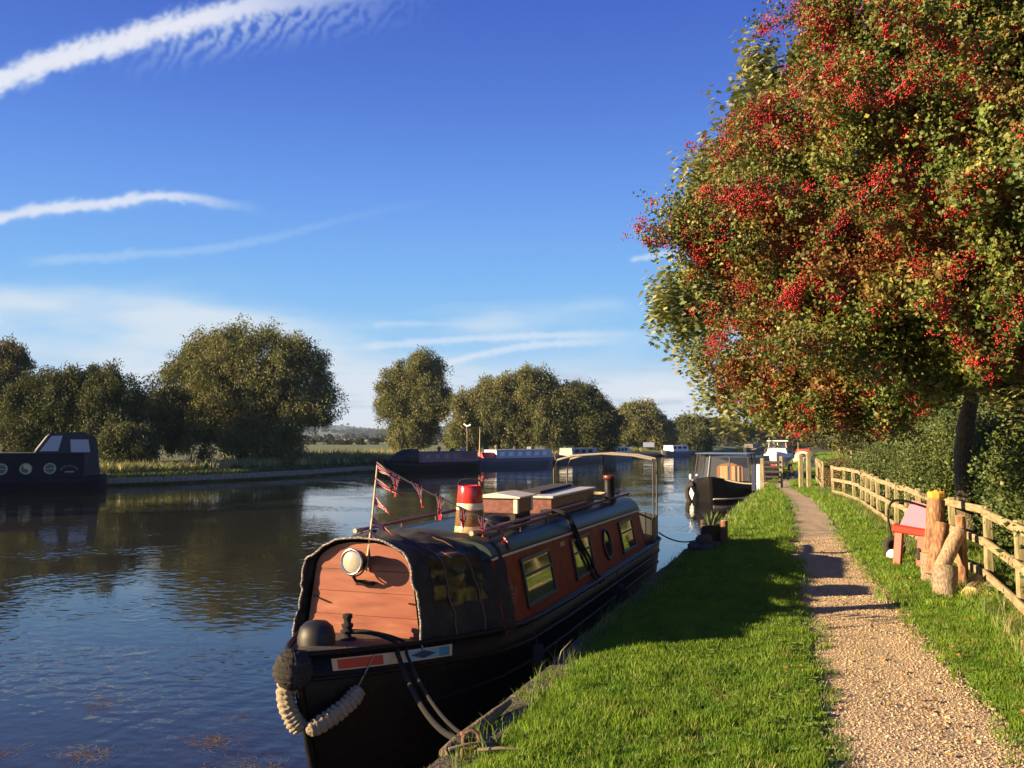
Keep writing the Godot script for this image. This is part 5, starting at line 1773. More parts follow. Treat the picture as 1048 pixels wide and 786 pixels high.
# ---------------------------------------------------------------- fenders, ropes, the ring in the bank
func rope_fender(p: Array, r: float, label: String, m: Material, called := "rope_fender") -> void:
	# a plaited rope sausage: its skin is a lattice of knots
	var st := mb()
	var pts := curve(p, 16)
	var rings := []
	var seg := 22
	for i in pts.size():
		var f: Vector3 = (pts[mini(i + 1, pts.size() - 1)] - pts[maxi(i - 1, 0)]).normalized()
		var e := float(i) / (pts.size() - 1)
		var rad := r * sqrt(maxf(0.02, 1.0 - pow(absf(e * 2.0 - 1.0), 6.0)))
		var one := ring(pts[i], f, 1.0, seg, Vector3(0.3, 0.2, 0.93))
		for k in seg:
			var d: Vector3 = one[k] - pts[i]
			var knot := sin(k * TAU / seg * 4.0 + i * 0.85) * sin(k * TAU / seg * 4.0 - i * 0.85)
			one[k] = pts[i] + d * rad * (1.0 + 0.26 * knot + rr(-0.09, 0.09))
		rings.append(one)
	loft(st, rings)
	var o := build(st, called, m)
	tag(o, label, "fender", "rope fenders on the bow")

func mooring() -> void:
	var o := BOAT
	rope_fender([o + Vector3(-0.12, 0.95, 5.42), o + Vector3(-0.10, 0.78, 5.46), o + Vector3(-0.03, 0.63, 5.45), o + Vector3(0.03, 0.56, 5.42)], 0.062, "pale plaited rope fender hanging straight down below the black ball", M.rope_pale)
	rope_fender([o + Vector3(0.08, 0.56, 5.46), o + Vector3(0.18, 0.62, 5.30), o + Vector3(0.27, 0.71, 5.16), o + Vector3(0.32, 0.80, 5.06)], 0.062, "pale plaited rope fender slung across the bow flank", M.rope_pale)
	# the ball: rope knots over a sphere
	var st := mb()
	var rings := []
	for j in 25:
		var a := PI * (j + 0.3) / 24.6 - PI / 2
		var one := PackedVector3Array()
		for k in 36:
			var kn := sin(k * TAU / 36 * 9.0 + j * 1.2) * sin(k * TAU / 36 * 9.0 - j * 1.2)
			one.append(Vector3(cos(TAU * k / 36) * cos(a), sin(a), sin(TAU * k / 36) * cos(a)) * 0.13 * (1.0 + 0.17 * kn + rr(-0.05, 0.05)))
		rings.append(one)
	loft(st, rings)
	var ball := build(st, "ball_fender", M.rope_grey)
	ball.position = o + Vector3(0.10, 1.07, 5.68)
	tag(ball, "black knotted rope ball fender on the tip of the bow", "fender")
	st = mb()
	lathe(st, [[0.15, -0.02], [0.15, 0.06], [0.13, 0.13], [0.085, 0.17], [0.002, 0.185]], 22)
	var cap := build(st, "domed_fender", M.dome)
	cap.position = o + Vector3(-0.09, 1.11, 5.05)
	tag(cap, "smooth black dome lying on the foredeck beside the bow stud", "fender")
	# cords that carry the fenders
	st = mb()
	tube(st, [o + Vector3(0.29, 0.80, 5.06), o + Vector3(0.37, 1.03, 4.94)], 0.007, 5)
	tag(build(st, "fender_cord", M.rope_pale), "thin cord holding the slung fender to the gunwale", "cord")
	# mooring lines from the bow stud to the ring in the bank
	var ring_at := Vector3(-2.06, GROUND, -5.22)
	for k in [["heavy black mooring rope from the bow stud to the iron ring", Vector3(0, 0, 0), 0.17, 0.021], ["thinner black mooring rope hanging just behind the heavy one", Vector3(0.05, -0.01, -0.06), 0.11, 0.014]]:
		st = mb()
		var a: Vector3 = o + Vector3(0.02, 1.15, 4.75)
		var over: Vector3 = o + Vector3(0.43, 1.09, 4.70) + k[1]
		tube(st, curve([a, a.lerp(over, 0.5) + Vector3(0, 0.03, 0), over, over + Vector3(0.05, -0.07, 0.05)], 4) + sagging(over + Vector3(0.06, -0.09, 0.06), ring_at + Vector3(-0.03, 0.03, -0.03) + k[1] * 0.4, k[2], 16), k[3], 8)
		tag(build(st, "mooring_rope", M.rope_black), k[0], "rope", "bow mooring ropes")
	st = mb()
	torus(st, Vector3(0, 0.05, 0), Basis.from_euler(Vector3(PI / 2 - 0.3, 0.5, 0)), 0.05, 0.013, 24, 8)
	var rg := Node3D.new()
	rg.name = "mooring_ring"
	add_child(rg)
	rg.position = ring_at
	tag(rg, "rusty iron mooring ring on a pin at the grass edge", "mooring ring")
	build(st, "ring", M.rust, rg)
	st = mb()
	tube(st, [Vector3(-0.06, -0.12, 0.02), Vector3(-0.05, 0.08, 0.0)], [0.014, 0.014], 8)
	lathe(st, [[0.012, 0.07], [0.026, 0.075], [0.026, 0.09], [0.01, 0.095]], 12, Vector3(-0.05, 0, 0.0))
	build(st, "pin", M.rust, rg)
	# driftwood beside it
	st = mb()
	tube(st, curve([Vector3(-2.26, GROUND - 0.07, -5.25), Vector3(-2.20, GROUND - 0.03, -5.75), Vector3(-2.17, GROUND - 0.015, -6.25)], 5), [0.035, 0.04, 0.045, 0.045, 0.04, 0.04, 0.035, 0.035, 0.03, 0.025, 0.02], 8)
	tag(build(st, "drift_log", M.bark), "curved weathered branch lying along the canal edge by the ring", "log")
	for k in [[Vector3(-2.16, 0.87, -5.1), Vector3(-1.95, 0.88, -5.28), "crooked dry twig under the mooring ring, nearer the water"], [Vector3(-1.98, 0.88, -5.12), Vector3(-1.72, 0.885, -5.2), "straight dry twig on the bare soil, landward of the mooring ring"]]:
		st = mb()
		tube(st, [k[0], (k[0] + k[1]) * 0.5 + Vector3(0, 0.012, 0.01), k[1]], [0.012, 0.011, 0.006], 6)
		tag(build(st, "twig", M.twig), k[2], "twig", "dry twigs by the ring")
	# stern line
	st = mb()
	tube(st, sagging(o + Vector3(0.9, 1.0, -5.2), Vector3(-2.1, GROUND + 0.02, -17.9), 0.16, 12), 0.014, 6)
	tag(build(st, "stern_rope", M.rope_black), "black stern rope from the boat to the bank", "rope")
	# side fenders between hull and bank
	for z in [2.9, -0.9]:
		st = mb()
		tube(st, [Vector3(1.03, 0.94, z), Vector3(1.09, 0.72, z)], 0.008, 5)
		lathe(st, [[0.01, 0.0], [0.045, 0.01], [0.06, 0.05], [0.06, 0.24], [0.045, 0.28], [0.01, 0.29]], 14, Vector3(1.10, 0.44, z))
		var sf := build(st, "side_fender", M.rope_grey)
		sf.position = o
		tag(sf, "grey fender hanging between the hull and the bank, " + ("nearer the bow" if z > 0 else "amidships"), "fender", "side fenders")

# ---------------------------------------------------------------- fences, gate
const FENCE := [[2.0, 1.85], [-8.0, 1.90], [-12.4, 1.93], [-17.1, 1.62], [-22.0, 1.32], [-28.0, 1.0], [-32.0, 0.22], [-40.0, 0.2]]
func fence_x(z: float) -> float:
	for i in FENCE.size() - 1:
		if z >= FENCE[i + 1][0]:
			return lerpf(FENCE[i][1], FENCE[i + 1][1], clampf((z - FENCE[i][0]) / (FENCE[i + 1][0] - FENCE[i][0]), 0, 1))
	return 0.2

func post_shape(h: float, w := 0.085) -> ArrayMesh:
	var st := mb()
	box(st, Vector3(0, h * 0.5 - 0.15, 0), Vector3(w, h + 0.3, w * rr(0.9, 1.15)), Basis(Vector3.UP, rr(-0.1, 0.1)), 0.008)
	return commit(st)

func fence_run(called: String, label: String, group: String, pts: Array, tops: float, rails: Array, lean: float) -> void:
	var t := thing(called, label, "fence", Vector3.ZERO, 0.0, group)
	var posts := []
	for k in 4:
		posts.append(post_shape(tops))
	for i in pts.size():
		var p := put(posts[i % 4], "post", M.post, t)
		p.position = pts[i]
		p.rotation = Vector3(rr(-lean, lean), rr(-0.15, 0.15), rr(-lean, lean))
	for i in pts.size() - 1:
		var a: Vector3 = pts[i]
		var b: Vector3 = pts[i + 1]
		var f := (b - a).normalized()
		var out := Vector3(f.z, 0, -f.x).normalized() * 0.062
		if out.x > 0:
			out = -out
		for h in rails:
			var st := mb()
			var ha: float = h + rr(-0.02, 0.02)
			var hb: float = h + rr(-0.02, 0.02)
			beam(st, a + out + Vector3(0, ha, 0) - f * 0.03, b + out + Vector3(0, hb, 0) - f * 0.034, 0.036, 0.098, Vector3.UP, 0.006)
			build(st, "rail", M.wood, t)

func fences() -> void:
	var pts := []
	var z := -2.4
	while z > -32.4:
		pts.append(Vector3(fence_x(z), gh(fence_x(z), z), z))
		z -= 2.0 if z > -14.0 else 1.4
	fence_run("rail_fence", "weathered three-rail wooden fence along the right of the path", "", pts, 1.0, [0.93, 0.55, 0.16], 0.05)
	var far := []
	for k in 5:
		far.append(Vector3(0.05 - 0.05 * k, gh(0, -36.0), -33.9 - k * 1.5))
	fence_run("rail_fence", "short dark-stained run of fence beyond a gap, next to the brown dead hedge", "", far, 1.05, [0.95, 0.25], 0.03)
	var field := []
	for k in 9:
		field.append(Vector3(1.4 + k * 1.9, 0.93, -47.0 - k * 0.2))
	fence_run("rail_fence", "pale fence crossing behind the dead hedge into the trees", "", field, 1.25, [1.1, 0.75, 0.4], 0.02)
	# dead brown hedge plants at the end of the fence
	var dead := thing("dead_hedge_plant", "brown withered hedge plant between the two fence runs", "plant", Vector3(0.75, 0.9, -34.0))
	var xf := []
	var cols := PackedColorArray()
	for i in 700:
		var p := in_lobe(Vector3(0, 0.5, -0.8), Vector3(0.75, 0.62, 2.2), 3.0)
		xf.append(Transform3D(Basis.from_euler(rv(2.0)).scaled(Vector3.ONE * rr(0.6, 1.1)), Vector3(p.x, maxf(p.y, 0.02), p.z)))
		cols.append(vary(Color(0.14, 0.085, 0.035) if i % 4 else Color(0.09, 0.10, 0.03), 0.3))
	stuff(scatter(S.hedge, M.leaf, xf, cols, "foliage", dead))
	for k in 4:
		var st := mb()
		tube(st, [Vector3(rr(-0.3, 0.3), -0.1, -0.5 * k), Vector3(rr(-0.4, 0.4), 0.9, -0.5 * k + rr(-0.2, 0.2))], [0.02, 0.006], 5)
		build(st, "stem", M.twig, dead)
	# gate across the path
	var g := thing("field_gate", "wooden barred gate standing open across the towpath beyond the fence", "gate", Vector3(0, 0.84, -36.0))
	for x in [[-2.15, 1.12, 0.13], [-1.45, 1.2, 0.12]]:
		var st := mb()
		box(st, Vector3(x[0], x[1] * 0.5 - 0.1, 0), Vector3(x[2], x[1] + 0.2, x[2]))
		build(st, "gate_post", M.post, g)
	for k in 5:
		var st := mb()
		beam(st, Vector3(-2.10, 0.22 + k * 0.19, 0.09), Vector3(-1.48, 0.22 + k * 0.19, 0.09), 0.03, 0.07)
		build(st, "bar", M.dark_wood, g)
	for p in [[-0.72, "tall pale wooden post right of the path at the gate", 1.25], [-0.44, "pale wooden post at the end of the gateway, next to the dark fence", 1.3]]:
		var st := mb()
		box(st, Vector3(0, p[2] * 0.5 - 0.1, 0), Vector3(0.15, p[2] + 0.2, 0.15), Basis(Vector3.UP, 0.3), 0.012)
		lathe(st, [[0.09, p[2] - 0.001], [0.05, p[2] + 0.03], [0.002, p[2] + 0.04]], 4, Vector3.ZERO, Basis(Vector3.UP, 0.3 + PI / 4), false, false)
		var o := build(st, "gateway_post", M.post)
		o.position = Vector3(p[0], 0.84, -35.6)
		tag(o, p[1], "post", "gateway posts")
	for p in [[-2.42, M.navy, "dark blue painted post beside the gate"], [-2.24, M.white, "white painted post beside the gate"]]:
		var st := mb()
		box(st, Vector3(0, 0.42, 0), Vector3(0.14, 1.0, 0.14), Basis.IDENTITY, 0.012)
		var o := build(st, "painted_post", p[1])
		o.position = Vector3(p[0], 0.82, -35.2)
		tag(o, p[2], "post", "painted posts by the gate")

# ---------------------------------------------------------------- other boats
func simple_hull(n: Node3D, length: float, half: float, gun: float, m: Material, bluff := 0.22, sheer := 0.25) -> void:
	var rings := []
	for i in 25:
		var u := i / 24.0
		var z := length * (0.5 - u)
		var w := half * minf(1.0, sqrt(maxf(0.002, u / bluff))) if u < bluff else half
		if u > 0.9:
			w = half * sqrt(maxf(0.06, 1.0 - pow((u - 0.9) / 0.1, 2.0)))
		var top := gun + sheer * pow(maxf(0.0, 1.0 - u / (bluff * 1.3)), 2.0) + sheer * 0.25 * pow(maxf(0.0, (u - 0.85) / 0.15), 2.0)
		var r := PackedVector3Array()
		var rake := 0.35 * maxf(0.0, 1.0 - u / bluff)
		for y in [top, top * 0.6, 0.05, -0.3]:
			r.append(Vector3(-w * (0.86 + 0.14 * y / top), y, z - rake * (1.0 - y / top)))
		for y in [-0.3, 0.05, top * 0.6, top]:
			r.append(Vector3(w * (0.86 + 0.14 * y / top), y, z - rake * (1.0 - y / top)))
		r.append(Vector3(0, top - 0.02, z))
		rings.append(r)
	var st := mb()
	loft(st, rings)
	build(st, "hull", m, n)

func slab(n: Node3D, called: String, m: Material, at: Vector3, size: Vector3, taper := 0.06, bevel := 0.0) -> MeshInstance3D:   # a block whose sides lean in
	var st := mb()
	var h := size * 0.5
	var r := []
	for y in [-1.0, 1.0]:
		var k: float = 1.0 if y < 0 else 1.0 - taper
		r.append(PackedVector3Array([at + Vector3(-h.x * k, y * h.y, -h.z), at + Vector3(-h.x * k, y * h.y, h.z), at + Vector3(h.x * k, y * h.y, h.z), at + Vector3(h.x * k, y * h.y, -h.z)]))
	loft(st, r, true, true, false)
	return build(st, called, m, n)

func heading(n: Node3D, at: Vector3, bow: Vector2) -> void:
	n.position = at
	n.rotation.y = atan2(bow.x, bow.y)

func far_boats() -> void:
	var navy := mat(lin(0.010, 0.011, 0.018), 0.45)
	navy.metallic_specular = 0.2
	var ring_m := mat(lin(0.42, 0.36, 0.16), 0.4)
	# --- the dark boat on the left
	var t := thing("dark_canal_boat", "dark blue-black canal boat with brass-ringed portholes and a glazed hood, at the left edge", "boat")
	heading(t, Vector3(-40.1, 0, -34.1), Vector2(-0.66, 0.75))
	simple_hull(t, 11.6, 1.35, 0.75, navy)
	slab(t, "cabin", navy, Vector3(0, 1.33, -0.3), Vector3(2.4, 1.2, 8.6), 0.1)
	var st := mb()
	box(st, Vector3(0, 1.955, -0.3), Vector3(2.24, 0.06, 8.7), Basis.IDENTITY, 0.02)
	build(st, "roof", M.dim, t)
	for side in [-1.0, 1.0]:
		for k in 4:
			var z := -3.05 + k * 1.08
			var p := Node3D.new()
			p.name = "porthole"
			t.add_child(p, true)
			var tilt := Basis(Vector3.FORWARD, side * -0.095) * Basis(Vector3.FORWARD, -side * PI / 2)
			var c := Vector3(side * 1.175, 1.18, z)
			st = mb()
			torus(st, c, tilt, 0.25, 0.04, 26, 6)
			build(st, "brass_ring", ring_m, p)
			st = mb()
			lathe(st, [[0.25, 0.0], [0.25, 0.012]], 26, c, tilt, false)
			build(st, "pane", M.porthole, p)
			if k == 1:      # one of them is painted as two swirling halves, pale and dark
				st = mb()
				var half := []
				for i in 25:
					var a := PI * i / 24.0
					half.append(Vector2(sin(a), -cos(a)) * 0.23)
				for i in 13:
					var a := PI * i / 12.0
					half.append(Vector2(-sin(a) * 0.115, 0.115 + cos(a) * 0.115))
				for i in 13:
					var a := PI * i / 12.0
					half.append(Vector2(sin(a) * 0.115, -0.115 + cos(a) * 0.115))
				var poly := PackedVector2Array(half.slice(0, 25) + half.slice(26, 38) + half.slice(39, 50))
				var idx := Geometry2D.triangulate_polygon(poly)
				for i in idx:
					var q := poly[i]
					st.add_vertex(c + Vector3(side * 0.022, q.y, -q.x * side) + Vector3(-side * 0.095 * q.y, 0, 0))
				build(st, "pale_swirl", mat(lin(0.50, 0.42, 0.17), 0.5), p)
			else:
				st = mb()
				beam(st, c + Vector3(side * 0.02, 0, -0.28), c + Vector3(side * 0.02, 0, 0.28), 0.02, 0.035)
				build(st, "bar", ring_m, p)
		# faded lettering in an arc: too worn to read, so only its strokes
		st = mb()
		for k in 13:
			var a := PI * (0.12 + 0.76 * k / 12.0)
			var c := Vector3(side * (1.19 - 0.03 * sin(a)), 1.0 + 0.30 * sin(a), -3.95 + 0.42 * cos(a) * side)
			beam(st, c + Vector3(0, -0.05, 0), c + Vector3(-side * 0.008, 0.06, 0.02), 0.012, 0.045 if k % 3 else 0.075, Vector3(side, 0, 0), 0.0)
		box(st, Vector3(side * 1.192, 1.0, -3.95), Vector3(0.012, 0.06, 0.42), Basis(Vector3.FORWARD, side * 0.095), 0.0)
		build(st, "painted_lettering", mat(lin(0.30, 0.34, 0.28), 0.6), t)
	# hood: sloping screen, side windows
	var hd := Node3D.new()
	hd.name = "hood"
	t.add_child(hd)
	var prof := [Vector2(-2.35, 1.99), Vector2(-3.0, 2.95), Vector2(-4.5, 3.06), Vector2(-5.2, 2.72), Vector2(-5.4, 0.8), Vector2(-4.62, 0.8), Vector2(-4.62, 1.99)]
	st = mb()
	for side in [-1.0, 1.0]:
		var idx := Geometry2D.triangulate_polygon(PackedVector2Array(prof))
		for i in idx:
			st.add_vertex(Vector3(side * (1.22 - 0.06 * (prof[i].y - 1.0)), prof[i].y, prof[i].x))
	for i in 4:
		var a: Vector2 = prof[i]
		var b: Vector2 = prof[i + 1]
		var wa := 1.22 - 0.06 * (a.y - 1.0)
		var wb := 1.22 - 0.06 * (b.y - 1.0)
		quad(st, Vector3(-wa, a.y, a.x), Vector3(wa, a.y, a.x), Vector3(wb, b.y, b.x), Vector3(-wb, b.y, b.x))
	build(st, "canvas", mat(lin(0.012, 0.012, 0.016), 0.6), hd)
	var pale := mat(lin(0.36, 0.36, 0.37), 0.2)
	for side in [-1.0, 1.0]:
		for q in [[Vector2(-2.55, 2.06), Vector2(-3.08, 2.84), Vector2(-3.6, 2.86), Vector2(-3.4, 2.06)], [Vector2(-4.0, 2.0), Vector2(-3.95, 2.66), Vector2(-4.8, 2.66), Vector2(-4.9, 2.0)]]:
			st = mb()
			var c := []
			for v in q:
				c.append(Vector3(side * (1.232 - 0.06 * (v.y - 1.0)), v.y, v.x))
			quad(st, c[0], c[1], c[2], c[3])
			build(st, "window", pale, hd)
	st = mb()
	quad(st, Vector3(-0.95, 2.10, -2.40), Vector3(0.95, 2.10, -2.40), Vector3(0.9, 2.85, -2.91), Vector3(-0.9, 2.85, -2.91))
	build(st, "windscreen", pale, hd)
	# --- the maroon boat
	t = thing("maroon_narrowboat", "maroon narrowboat with a black hooded bow, moored under the lone willow", "boat")
	heading(t, Vector3(-30.9, 0, -69.4), Vector2(-0.50, 0.866))
	simple_hull(t, 10.0, 1.0, 0.72, M.black)
	var maroon := nmat([[0.0, lin(0.17, 0.07, 0.065)], [1.0, lin(0.28, 0.13, 0.115)]], 0.02, 0.3, 0.55, 0.0, 301)
	slab(t, "cabin", maroon, Vector3(0, 1.13, -1.0), Vector3(1.86, 0.84, 6.2), 0.1)
	st = mb()
	box(st, Vector3(0, 1.575, -1.0), Vector3(1.76, 0.05, 6.3), Basis.IDENTITY, 0.02)
	build(st, "roof", mat(lin(0.07, 0.06, 0.06), 0.5), t)
	for side in [-1.0, 1.0]:
		for k in 4:
			st = mb()
			box(st, Vector3(side * 0.905, 1.2, 1.2 - k * 0.95), Vector3(0.03, 0.34, 0.46), Basis(Vector3.FORWARD, side * 0.11), 0.0)
			build(st, "window", mat(lin(0.28, 0.22, 0.22), 0.25), t)
		for k in 6:
			st = mb()
			box(st, Vector3(side * 0.915, 1.13, -2.4 - k * 0.28), Vector3(0.02, 0.76, 0.03), Basis(Vector3.FORWARD, side * 0.11), 0.0)
			build(st, "cover_batten", mat(lin(0.08, 0.05, 0.05), 0.7), t)
	var hood := mb()
	var hr := []
	for z in [4.4, 3.9, 3.1, 1.9]:
		var one := PackedVector3Array()
		var hh: float = {4.4: 0.15, 3.9: 0.62, 3.1: 1.02, 1.9: 1.06}[z]
		var w: float = {4.4: 0.3, 3.9: 0.55, 3.1: 0.8, 1.9: 0.93}[z]
		for k in 9:
			var a := PI * k / 8.0
			one.append(Vector3(-cos(a) * w, 0.78 + pow(sin(a), 0.6) * hh, z))
		hr.append(one)
	loft(hood, hr)
	build(hood, "bow_hood", mat(lin(0.012, 0.013, 0.014), 0.7), t)
	roof_clutter(Vector3(-30.3, 1.6, -70.4), Vector2(-0.50, 0.866), [["small potted plant", 0.6], ["dark firewood bag", -0.8], ["plastic crate", -1.9]], "on the maroon narrowboat's roof")
	var mast := thing("wind_turbine", "thin pole with a small white wind turbine behind the maroon narrowboat", "turbine", Vector3(-29.3, 0.0, -73.0))
	st = mb()
	tube(st, [Vector3(0, 0.6, 0), Vector3(0, 3.7, 0)], 0.035, 6)
	build(st, "pole", M.cane, mast)
	for k in 3:
		st = mb()
		var a := TAU * k / 3.0 + 0.4
		beam(st, Vector3(0, 3.75, 0.06), Vector3(cos(a) * 0.38, 3.75 + sin(a) * 0.38, 0.06), 0.02, 0.12)
		build(st, "blade", M.white, mast)
	# --- the white boat with the red bow
	t = thing("white_narrowboat", "pale grey-white narrowboat with a red bow and light window panels", "boat")
	heading(t, Vector3(-28.5, 0, -82.9), Vector2(-0.43, 0.903))
	simple_hull(t, 11.0, 1.0, 0.75, mat(lin(0.05, 0.06, 0.09), 0.45))
	slab(t, "cabin", mat(lin(0.30, 0.36, 0.42), 0.45), Vector3(0, 1.15, -0.9), Vector3(1.86, 0.82, 7.8), 0.1)
	st = mb()
	box(st, Vector3(0, 1.585, -0.9), Vector3(1.76, 0.05, 7.9), Basis.IDENTITY, 0.02)
	build(st, "roof", mat(lin(0.45, 0.46, 0.46), 0.5), t)
	for side in [-1.0, 1.0]:
		for k in 6:
			st = mb()
			box(st, Vector3(side * 0.905, 1.2, 2.3 - k * 1.2), Vector3(0.03, 0.42, 0.6), Basis(Vector3.FORWARD, side * 0.11), 0.0)
			build(st, "window_panel", M.white, t)
		st = mb()
		box(st, Vector3(side * 0.93, 0.78, -0.9), Vector3(0.05, 0.05, 7.8), Basis.IDENTITY, 0.0)
		build(st, "waist_line", mat(lin(0.45, 0.05, 0.05), 0.4), t)
	slab(t, "bow_cover", mat(lin(0.52, 0.03, 0.035), 0.5), Vector3(0, 1.08, 3.8), Vector3(1.5, 0.55, 1.6), 0.45)
	slab(t, "bow_shield", mat(lin(0.45, 0.16, 0.13), 0.5), Vector3(0, 0.82, 5.0), Vector3(0.5, 0.4, 0.7), 0.2)
	var wm := thing("mast", "slender bare mast at the bow of the white narrowboat", "mast", Vector3(-30.3, 0.0, -78.6))
	st = mb()
	tube(st, [Vector3(0, 0.7, 0), Vector3(0.05, 3.7, 0)], [0.06, 0.03], 6)
	build(st, "pole", M.cane, wm)
	roof_clutter(Vector3(-28.5, 1.61, -82.9), Vector2(-0.43, 0.903), [["brown box", 2.2], ["small white vent", -0.4], ["coil of rope", -2.4]], "on the white narrowboat's roof")
	# --- smaller craft further off
	var more := [["grey_cruiser", "grey boat half hidden by the crowd of willows", Vector3(-26.0, 0, -98.0), Vector2(-0.3, 0.95), 9.0, lin(0.20, 0.22, 0.23)], ["pale_narrowboat", "low pale narrowboat in the shade under the dark willow", Vector3(-24.6, 0, -112.0), Vector2(-0.1, 0.99), 10.0, lin(0.42, 0.44, 0.46)], ["white_dinghy_cruiser", "small white cruiser by the rounded willow", Vector3(-21.0, 0, -137.0), Vector2(-0.4, 0.9), 7.0, lin(0.62, 0.64, 0.66)], ["distant_boat", "tiny dark boat out on the water far up the canal", Vector3(-12.5, 0, -176.0), Vector2(-0.2, 0.98), 7.0, lin(0.12, 0.10, 0.09)]]
	for b in more:
		t = thing(b[0], b[1], "boat", Vector3.ZERO, 0.0, "far boats")
		heading(t, b[2], b[3])
		simple_hull(t, b[4], 1.0, 0.7, mat(b[5] * Color(0.5, 0.5, 0.5), 0.5))
		slab(t, "cabin", mat(b[5], 0.5), Vector3(0, 1.15, -0.4), Vector3(1.8, 0.9, b[4] * 0.6), 0.12)
		for side in [-1.0, 1.0]:
			for k in 3:
				st = mb()
				box(st, Vector3(side * 0.88, 1.25, 1.3 - k * 1.4), Vector3(0.03, 0.35, 0.8), Basis(Vector3.FORWARD, side * 0.11), 0.0)
				build(st, "window", M.dim, t)
	var sg := thing("bank_sign", "small pale sign board on a post by the rounded willow", "sign", Vector3(-25.4, 0.5, -139.5))
	st = mb()
	box(st, Vector3(0, 1.15, 0), Vector3(1.7, 0.75, 0.06), Basis(Vector3.UP, 0.3), 0.01)
	build(st, "board", mat(lin(0.36, 0.42, 0.55), 0.5), sg)
	st = mb()
	box(st, Vector3(0, 0.4, -0.06), Vector3(0.1, 1.0, 0.08))
	build(st, "post", M.dim, sg)
	canopy_boat()
	cruisers()

func roof_clutter(at: Vector3, dir: Vector2, items: Array, where: String) -> void:
	for i in items.size():
		var st := mb()
		var s := rr(0.22, 0.34)
		if i == 0:
			lathe(st, [[s * 0.4, 0.0], [s * 0.55, s * 0.7], [s * 0.9, s * 1.1], [s * 0.5, s * 1.7], [0.01, s * 1.9]], 9)
		elif i == 1:
			lathe(st, [[s * 0.7, 0.0], [s * 0.85, s * 0.4], [s * 0.5, s * 0.9], [s * 0.2, s * 1.0]], 8)
		else:
			box(st, Vector3(0, s * 0.5, 0), Vector3(s * 1.5, s, s * 1.2), Basis(Vector3.UP, 0.3), 0.02)
		var o := build(st, "roof_item", [mat(lin(0.16, 0.12, 0.06), 0.8), mat(lin(0.05, 0.04, 0.035), 0.8), mat(lin(0.42, 0.40, 0.36), 0.7)][i])
		o.position = at + Vector3(dir.x, 0, dir.y) * items[i][1]
		tag(o, items[i][0] + " " + where, "clutter")

